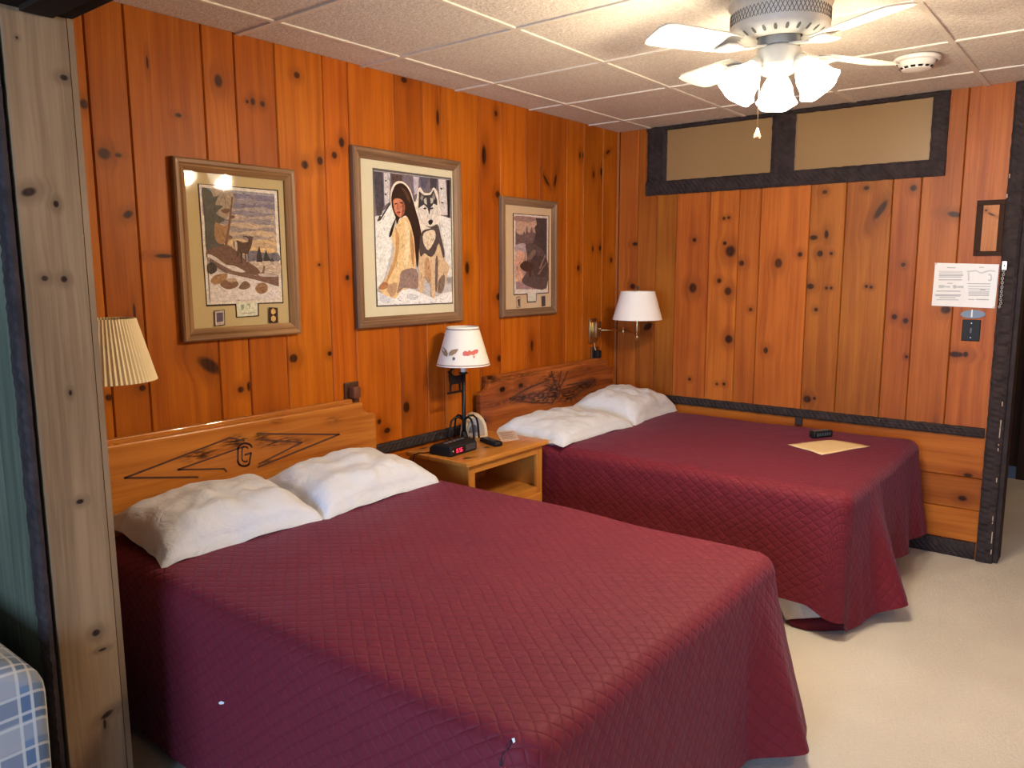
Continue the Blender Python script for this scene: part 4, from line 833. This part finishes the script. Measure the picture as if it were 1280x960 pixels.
swing_lamp('swing-arm wall lamp with pleated cream shade, half hidden by the partition', -3.61, 1.20, (-3.635, -.17, 1.225), (-3.520, -.36), .130, .082, 1.192, 1.378, M_creams, True)
# cord and outlets behind the headboards
M_brown = plain('brown_bakelite', (.07, .028, .014), .35)
MB().tube([(-.285, -.012, 1.045), (-.288, -.02, 1.01), (-.287, -.03, .985)], .004, 6).build('cord', plain('clear_gold_cord', (.45, .32, .18), .4), wl, True)
def outlet(label, x, z, col):
    r = thing('wall_outlet', label, 'outlet', (x, 0, z), 'wall outlets above the headboards')
    MB().box(x-.04, x+.04, -.012, -.001, z-.055, z+.05, .004).build('cover_plate', M_brown, r)
    p = MB().box(x-.024, x+.018, -.052, -.012, z-.02, z+.032, .008).build('plug', col, r, SM)
    return r
outlet('outlet with black plug under the corner wall lamp, above the far headboard', -.27, .965, M_blk)
outlet('brown outlet with plug peeking over the near headboard', -2.305, .968, wood('brown_plug', (.16, .06, .03, 1), (.05, .02, .01, 1), (0, 2, 1), 2.0))

# ------------------------------------------------------------------ things on the far wall
M_paper = plain('laminated_paper', (.74, .72, .66), .3, var=.03)
def flatX(pts, X, mb=None):
    mb = mb or MB(); V = [onX(x, y, X) for x, y in pts]; return mb.add([(X, v.y, v.z) for v in V], [tuple(range(len(V)))])
z8 = zz(1150, 320, 8.0)
Q = [onX(x, y, -.003) for x, y in [(1169,328.5),(1249,330.5),(1243.5,385.5),(1164.5,382)]]
mb = MB().add([(-.0045, p.y, p.z) for p in Q]+[(-.001, p.y, p.z) for p in Q], [(0,1,2,3),(4,5,6,7),(0,1,5,4),(1,2,6,5),(2,3,7,6),(3,0,4,7)])
sg_ = tag(mb.build('notice', M_paper), 'white laminated notice with two columns of small print beside the door casing', 'notice')
mb = MB()
def ln_(a, b, y0, y1, th=3): 
    flatX(z8([(a, y0), (b, y1), (b, y1+th), (a, y0+th)]), -.0052, mb)
for k, (a, b, y, th) in enumerate([(270,355,112,9),(190,425,150,4),(190,425,162,4),(190,430,178,8),(190,430,192,8),(188,415,206,7),(186,420,234,8),(275,325,268,8),(165,405,346,9),(150,410,384,10),(150,400,396,6),(195,355,412,8),(165,385,434,7)]): ln_(a, b, y, y+1.5, th)
for (a, b, y, th) in [(475,705,272,8),(480,705,300,7),(480,700,324,7),(600,655,332,9),(482,695,348,6),(485,690,362,7),(485,690,376,7),(485,690,390,7),(482,545,430,8),(560,690,430,9)]: ln_(a, b, y, y+3, th)
mb.build('printed_lines', plain('faded_print', (.36, .36, .36), .6), sg_)
mb = MB()
for p in ([(470,150),(560,140),(610,165),(700,140),(755,150),(755,160),(700,152),(610,176),(560,152),(470,162)], [(480,165),(492,165),(492,250),(480,250)], [(680,185),(700,175),(718,190),(718,240),(700,255),(682,245),(682,235),(706,238),(706,195),(690,196)], [(185,290),(240,290),(245,300),(300,300),(300,318),(240,312),(235,322),(190,320)], [(330,290),(355,290),(365,302),(430,296),(438,310),(430,322),(360,316),(350,328),(330,322)], [(590,108),(640,108),(640,120),(590,120)]): flatX(z8(p), -.0052, mb)
mb.build('floor_plan', plain('faded_plan_print', (.47, .49, .46), .6), sg_)
for x, y in ((1169.5,329.5),(1242.5,384.5)): P = onX(x, y, -.006); MB().lathe([(.006, 0), (.005, .003), (0, .005)], 12, (-.0045, P.y, P.z), (-1, 0, 0)).build('tack', plain('pink_tack', (.7, .5, .42), .4), sg_)
# small dark frame holding bare pine
fr = thing('small_frame', 'small narrow dark wooden frame around bare pine, above the notice', 'frame', (0, -2.145, 1.58))
y0, y1, z0, z1_ = -2.207, -2.085, 1.578, 1.85
for nm, b in (('frame_rail', (y0, y1, z0, z0+.022)), ('frame_rail', (y0, y1, z1_-.024, z1_)), ('frame_stile', (y0, y0+.024, z0+.0225, z1_-.0245)), ('frame_stile', (y1-.028, y1, z0+.0225, z1_-.0245))):
    MB().box(-.016, -.0005, *b, .002).build(nm, M_dark, fr)
MB().box(-.006, -.0005, y0+.02, y1-.02, z0+.02, z1_-.02).build('panel', wood('frame_pine', (.50, .20, .07, 1), (.33, .11, .03, 1), (1, 2, 0), 91.0, [(-2.125, 1.80, .006, .006, 0), (-2.15, 1.78, .02, .004, .5)]), fr)
# switch
swt = thing('light_switch', 'black rectangular light switch plate below the notice', 'switch', (0, -2.10, 1.147))
MB().box(-.007, -.0005, -2.143, -2.061, 1.147, 1.256, .003).build('plate', M_blk, swt)
MB().box(-.014, -.006, -2.107, -2.098, 1.188, 1.214, .002).build('toggle', M_gry, swt)
for z in (1.165, 1.238): MB().lathe([(.0035, 0), (.003, .0015), (0, .002)], 10, (-.007, -2.102, z), (-1, 0, 0)).build('screw', plain('steel', (.5, .5, .5), .3, 1), swt)
# blue grey oval plate with a hanging tab just above the switch
P = [onX(x, y, -.004) for x, y in z8([(400+130+125*math.cos(a), 582+42*math.sin(a)) for a in [2*PI*k/20 for k in range(20)]])]
ov = tag(MB().add([(-.0065, p.y, p.z) for p in P]+[(-.001, p.y, p.z) for p in P], [tuple(range(20)), tuple(range(20, 40))]+[(k, (k+1) % 20, 20+(k+1) % 20, 20+k) for k in range(20)]).build('oval_plate', plain('blue_grey_plastic', (.16, .20, .24), .3)), 'thin blue grey oval plate between the notice and the switch', 'plate')
flatX(z8([(515,535),(528,537),(524,612),(508,610)]), -.0072).build('white_tab', M_paper, ov)
# door chain on the casing
M_steel = plain('chain_steel', (.62, .58, .48), .3, 1)
ch = thing('door_chain', 'metal door chain hanging from a plate on the dark casing', 'chain', (-.03, -2.222, 1.53))
P0 = onX(1255.5, 332, -.034); MB().box(-.036, -.027, P0.y-.011, P0.y+.011, P0.z-.022, P0.z+.022, .002).build('plate', M_steel, ch)
MB().lathe([(.004, 0), (.003, .002), (0, .003)], 10, (-.036, P0.y, P0.z), (-1, 0, 0)).build('screw', M_blk, ch)
pts = [onX(x, y, -.037) for x, y in z8([(835,135),(838,175),(825,215),(822,255),(822,300),(815,345),(815,385),(805,425),(812,465),(795,500),(788,525)])]
for k, (a, b) in enumerate(zip(pts[:-1], pts[1:])):
    for h in range(2):
        p, q = a.lerp(b, h*.5), a.lerp(b, h*.5+.5); cc = (p+q)/2; L = (q-p).length*.68; d = (q-p).normalized(); sd = Vector((0, 1, 0)) if (k*2+h) % 2 == 0 else Vector((1, 0, 0)); sd = (sd-d*sd.dot(d)).normalized()
        MB().tube([cc+d*L*math.cos(t)+sd*.0048*math.sin(t) for t in [2*PI*i/12 for i in range(13)]], .0013, 6, False).build('chain_link', M_steel, ch, True)

# ------------------------------------------------------------------ yellow envelope and black case on the far bed
ZE = BZ-.006
E4 = [onZ(x, y, ZE) for x, y in [(985,554.5),(1042,550),(1088,558),(1027,567)]]
bv2 = BVHTree.FromPolygons([v.co[:] for v in sp2.data.vertices], [p.vertices[:] for p in sp2.data.polygons])
def spread_z(x, y): return bv2.ray_cast(Vector((x, y, 2)), Vector((0, 0, -1)))[0].z
n = 10; vs = []; fs = []
for i in range(n+1):
    for j in range(n+1):
        p = E4[0].lerp(E4[1], i/n).lerp(E4[3].lerp(E4[2], i/n), j/n); vs.append((p.x, p.y, spread_z(p.x, p.y)+.0035+.003*math.sin(i/n*PI*1.2)*(1-j/n)*(i/n)))
for i in range(n):
    for j in range(n): a = i*(n+1)+j; fs.append((a, a+1, a+n+2, a+n+1))
en = tag(MB().add(vs, fs).build('envelope', plain('manila_paper', (.70, .52, .28), .7, var=.04), None, True), 'yellow manila envelope lying on the far bed', 'envelope'); sd = en.modifiers.new('thick', 'SOLIDIFY'); sd.thickness = .003; sd.offset = 0
a = onZ(1016, 549, ZE); b = onZ(1041, 546.5, ZE)
rc_ = thing('black_case', 'small black plastic case beside the yellow envelope on the far bed', 'case', ((a.x+b.x)/2, (a.y+b.y)/2, ZE)); L_ = Vector(((a.x+b.x)/2+.03, (a.y+b.y)/2+.02, 0)); L_.z = spread_z(L_.x, L_.y)+.002; an = math.atan2(b.y-a.y, b.x-a.x)
rc_.location = L_
place(MB().box(-.062, .062, -.022, .022, 0, .036, .007).build('body', M_blk, None, True), rc_, an, L_)
mb = MB()
for i in range(6): mb.box(-.045+i*.016, -.036+i*.016, -.0235, -.0215, .010, .026)
place(mb.build('buttons', plain('dark_teal_keys', (.05, .08, .09), .3)), rc_, an, L_)
place(MB().box(-.05, .05, -.016, .016, .0355, .0375, .001).build('lid', M_gry), rc_, an, L_)

# ------------------------------------------------------------------ smoke detector
P = onZ(1146, 76, 2.385); D0 = Vector((P.x, P.y, CEIL-.004))
sd_ = thing('smoke_detector', 'round white smoke detector on the ceiling over the far wall', 'smoke detector', D0)
M_wpl = plain('white_plastic', (.78, .74, .66), .45)
MB().lathe([(0, 0), (.088, 0), (.092, -.006), (.090, -.016), (.080, -.020)], 40, D0).build('base', M_wpl, sd_, SM)
MB().lathe([(.074, -.018), (.070, -.030), (.064, -.036), (.056, -.05), (.030, -.056), (0, -.057)], 40, D0).build('cover', M_wpl, sd_, SM)
mb = MB()
for k in range(14):
    a = 2*PI*k/14; c_, s_ = math.cos(a), math.sin(a); t_ = Vector((-s_, c_, 0)); o_ = D0+Vector((c_, s_, 0))*.0605+Vector((0, 0, -.0435)); u_ = Vector((c_*.4, s_*.4, -.9)).normalized(); nn = Vector((c_, s_, -.45)).normalized()*.0025
    mb.add([o_+t_*sx*.009+Vector((c_*-.004*sz, s_*-.004*sz, -.0035*sz))+nn for sx, sz in ((-1,-1),(1,-1),(1,1),(-1,1))], [(0,1,2,3)])
mb.build('vent_slots', M_blk, sd_)

# ------------------------------------------------------------------ ceiling fan with three lit tulip shades
FX, FY = -1.99, -1.78
fan = thing('ceiling_fan', 'white flush-mount ceiling fan with three lit tulip glass shades', 'ceiling fan', (FX, FY, CEIL))
M_fan = plain('fan_white', (.60, .57, .47), .45); M_fdk = plain('fan_vent_dark', (.10, .09, .07), .6)
C0 = Vector((FX, FY, 0)); Z0 = CEIL-.006; KR = .925
MB().lathe([(r_*KR, z_) for r_, z_ in [(0, Z0), (.150, Z0), (.158, Z0-.012), (.168, Z0-.024), (.174, Z0-.052), (.167, Z0-.058), (.164, Z0-.063), (.165, Z0-.070), (.165, Z0-.126), (.160, Z0-.136), (.125, Z0-.156), (.10, Z0-.159), (.075, Z0-.146)]], 64, C0).build('motor_housing', M_fan, fan, SM)
mb = MB()                                   # cross-hatched vent band
for k in range(72):
    a0 = 2*PI*k/72
    for sgn in (1, -1):
        P_ = []
        for j in range(5):
            a = a0+sgn*j/4*.12; z = Z0-.078-j/4*.036; P_.append(C0+Vector((.1655*KR*math.cos(a), .1655*KR*math.sin(a), z)))
        mb.tube(P_, .0011, 4, False)
mb.build('vent_band', M_fdk, fan)
for k in range(24):                         # keyhole slots round the bottom ring
    a = 2*PI*k/24; c_, s_ = math.cos(a), math.sin(a); rd = Vector((c_, s_, 0)); tg = Vector((-s_, c_, 0))
    f_ = lambda r_: Z0-.136-(.160-r_)/(.035)*.020-.0010
    MB().add([C0+rd*r_*KR+tg*t_+Vector((0, 0, f_(r_))) for r_, t_ in ((.131, -.0035), (.140, -.0055), (.150, -.004), (.154, 0), (.150, .004), (.140, .0055), (.131, .0035))], [tuple(range(7))]).build('vent_slot', M_fdk, fan)
MB().lathe([(.064, Z0-.140), (.068, Z0-.168), (.064, Z0-.178), (.0, Z0-.179)], 32, C0).build('rotor_plate', plain('rotor_grey', (.25, .24, .21), .5), fan, SM)
MB().lathe([(.042, Z0-.168), (.066, Z0-.184), (.070, Z0-.190), (.070, Z0-.236), (.064, Z0-.243), (.054, Z0-.249), (.05, Z0-.258), (.03, Z0-.266), (0, Z0-.268)], 32, C0).build('switch_housing', M_fan, fan, SM)
def planar(deg): a = math.radians(deg); return (cR0*math.cos(a)+Vector((math.cos(YAW), math.sin(YAW), 0))*math.sin(a)).normalized()
for k in range(4):
    d = planar(203+90*k); t_ = Vector((-d.y, d.x, 0)); zb = Z0-.178
    # ornamental iron: waist, spread end
    out = [(.06, .016), (.10, .014), (.13, .012), (.155, .022), (.175, .040), (.20, .044), (.225, .036), (.225, -.036), (.20, -.044), (.175, -.040), (.155, -.022), (.13, -.012), (.10, -.014), (.06, -.016)]
    zf = lambda r_: zb-.018*max(0, min(1, (r_-.07)/.09))
    vs = [C0+d*r_+t_*q+Vector((0, 0, zf(r_)+e)) for e in (0, -.006) for r_, q in out]; n_ = len(out)
    ir = MB().add(vs, [tuple(range(n_)), tuple(range(n_, 2*n_))]+[(i, (i+1) % n_, n_+(i+1) % n_, n_+i) for i in range(n_)]).build('blade_iron', M_fan, fan)
    bo = [(.18, .050), (.24, .058), (.36, .064), (.44, .066), (.465, .058), (.475, .035), (.475, -.035), (.465, -.058), (.44, -.066), (.36, -.064), (.24, -.058), (.18, -.050)]
    vs = [C0+d*r_+t_*q+Vector((0, 0, zb-.010+e+q*.20)) for e in (0, .005) for r_, q in bo]; n_ = len(bo)
    MB().add(vs, [tuple(range(n_)), tuple(range(n_, 2*n_))]+[(i, (i+1) % n_, n_+(i+1) % n_, n_+i) for i in range(n_)]).build('blade', M_fan, fan)
def mat_tulip():
    t = NT('lit_frosted_glass'); t.set(color=(.85, .82, .75, 1), rough=.5, emit=(1, .90, .72, 1), estr=8.0); return t.m
M_tulip = mat_tulip()
for k, dg in enumerate((192, 312, 72)):
    d = planar(dg); ax = (d*.62+Vector((0, 0, -.78))).normalized(); s0 = C0+d*.055+Vector((0, 0, Z0-.225)); s1 = s0+d*.018+Vector((0, 0, -.004))
    arm = MB().tube([C0+d*.04+Vector((0, 0, Z0-.215)), s0, s1], .010, 10).build('lamp_arm', M_fan, fan, True)
    MB().lathe([(0, -.01), (.022, -.008), (.026, .01), (.024, .03), (.0, .031)], 20, s1, ax).build('socket', M_fan, arm, True)
    prof = [(.028, .012), (.036, .03), (.050, .055), (.060, .080), (.062, .10), (.066, .118), (.078, .138), (.076, .138), (.064, .119), (.060, .10), (.058, .08), (.048, .055), (.034, .03), (.026, .014)]
    prof = [(r_*.84, z_*.84) for r_, z_ in prof]
    rf = lambda r_, z_, a_: r_*(1+.07*math.cos(6*a_)*max(0, (z_-.05)/.09))
    sh = MB().lathe(prof, 48, s1, ax, rfun=rf).build('glass_shade', M_tulip, fan, True)
    MB().lathe([(0, .03), (.014, .035), (.024, .06), (.026, .08), (.018, .10), (0, .108)], 16, s1, ax).build('bulb', M_tulip, sh, True)
    point('fan_bulb_light', s1+ax*.14, FAN_POWER, (1, .84, .60), .045)
ct = C0+Vector((0, 0, Z0-.246)); cr_ = -Vector((math.cos(YAW), math.sin(YAW), 0))*.035+(-cR0)*.062
chn = MB().tube([C0+cr_+Vector((0, 0, Z0-.240)), C0+cr_*1.12+Vector((0, 0, Z0-.255)), C0+cr_*1.13+Vector((0, 0, Z0-.435))], .0018, 6).build('pull_chain', M_brass, fan, True)
MB().lathe([(0, -.032), (.010, -.030), (.0115, -.022), (.006, -.006), (.002, .004)], 16, C0+cr_*1.13+Vector((0, 0, Z0-.437))).build('pull_bell', plain('copper_bell', (.55, .30, .16), .35, .6), chn, True)

# ------------------------------------------------------------------ plaid sofa beside the partition
def mat_plaid():
    t = NT('blue_plaid'); x = t.sep(t.coords()); 
    n = t.new('ShaderNodeNewGeometry'); nn = t.sep(n.outputs['Normal'])
    def bands(a, p, off, w0, soft=.06):
        f = t.math('FRACT', t.math('MULTIPLY_ADD', a, 1/p, off)); d = t.math('ABSOLUTE', t.math('SUBTRACT', f, .5)); return t.smooth(d, w0+soft, w0)
    ax = t.math('ADD', x[0], t.math('MULTIPLY', x[1], 0.0)); az = t.math('ADD', x[2], t.math('MULTIPLY', x[1], .9))
    base = (.11, .165, .25, 1); c = base
    c = t.mix(bands(ax, .11, .1, .22), c, (.27, .28, .30, 1)); c = t.mix(t.math('MULTIPLY', bands(az, .13, .3, .22), .55), c, (.045, .085, .16, 1))
    c = t.mix(t.math('MULTIPLY', bands(az, .13, .75, .14), .6), c, (.26, .28, .30, 1))
    for off in (.32, .62, .86): c = t.mix(t.math('MULTIPLY', bands(ax, .11, off, .02, .02), .8), c, (.45, .45, .42, 1))
    for off in (.08, .42, .6): c = t.mix(t.math('MULTIPLY', bands(az, .13, off, .018, .02), .75), c, (.45, .45, .42, 1))
    w = t.noise(t.coords(), 900, 1); t.set(color=c, rough=.85, spec=.15, sheen=.2); t.bump(w, .3, .001); return t.m
M_plaid = mat_plaid()
SX0, SX1, SY0, SY1 = -5.55, -3.935, -.87, -.05
so = thing('sofa', 'blue and white plaid sofa against the wall beyond the partition', 'sofa', ((SX0+SX1)/2, (SY0+SY1)/2, 0))
def arm_(x0, x1):
    r_ = (x1-x0)/2; cx_ = (x0+x1)/2; n_ = 14; P_ = [(x0+.008, .05), (x1-.008, .05), (x1, .52)]+[(cx_+r_*math.cos(a), .56+r_*.92*math.sin(a)) for a in [PI*i/n_ for i in range(n_+1)]]+[(x0, .52)]
    o = MB().prism(P_, SY0, SY1, lambda u, v, d: (u, d, v)).build('arm', M_plaid, so, SM); b = o.modifiers.new('soft', 'BEVEL'); b.width = .035; b.segments = 4; b.limit_method = 'ANGLE'; b.angle_limit = math.radians(60)
    return o
arm_(SX0, SX0+.22); arm_(SX1-.22, SX1)
MB().box(SX0+.22, SX1-.22, SY0+.06, SY1, .08, .30, .03).build('base', M_plaid, so, True)
MB().box(SX0+.22, SX1-.22, SY1-.2, SY1, .30, .86, .06).build('back', M_plaid, so, True)
mid = (SX0+SX1)/2
for a, b in ((SX0+.225, mid-.003), (mid+.003, SX1-.225)):
    MB().box(a, b, SY0+.02, SY1-.2, .30, .47, .05).build('seat_cushion', M_plaid, so, True)
    MB().box(a, b, SY1-.36, SY1-.2, .47, .88, .06).build('back_cushion', M_plaid, so, True)
for x in (SX0+.08, SX1-.08):
    for y in (SY0+.08, SY1-.08): MB().box(x-.025, x+.025, y-.025, y+.025, 0, .08, .004).build('foot', M_dark, so)

# ------------------------------------------------------------------ added fill lamp, out of view opposite the headboards, warms the bed feet
wlx, wlz = -2.45, 1.70
ol = thing('wall_sconce', 'added fill lamp built as a brass bare-bulb sconce opposite the beds', 'lamp', (wlx, RY0, wlz))
MB().box(wlx-.05, wlx+.05, RY0+.001, RY0+.02, wlz-.12, wlz+.02, .004).build('wall_plate', M_brass, ol, SM)
MB().tube([(wlx, RY0+.02, wlz-.06), (wlx, RY0+.10, wlz-.08), (wlx, RY0+.15, wlz-.03)], .007, 8).build('arm', M_brass, ol, True)
MB().lathe([(.028, -.03), (.03, 0), (.02, .01), (0, .012)], 16, (wlx, RY0+.15, wlz-.02)).build('socket', M_brass, ol, True)
MB().lathe([(0, 0), (.02, .005), (.032, .035), (.03, .06), (.014, .085), (0, .09)], 16, (wlx, RY0+.15, wlz-.005)).build('bulb', M_tulip, ol, True)
point('sconce_fill_light', (wlx, RY0+.15, wlz+.13), 19.0, (1, .80, .54), .05)
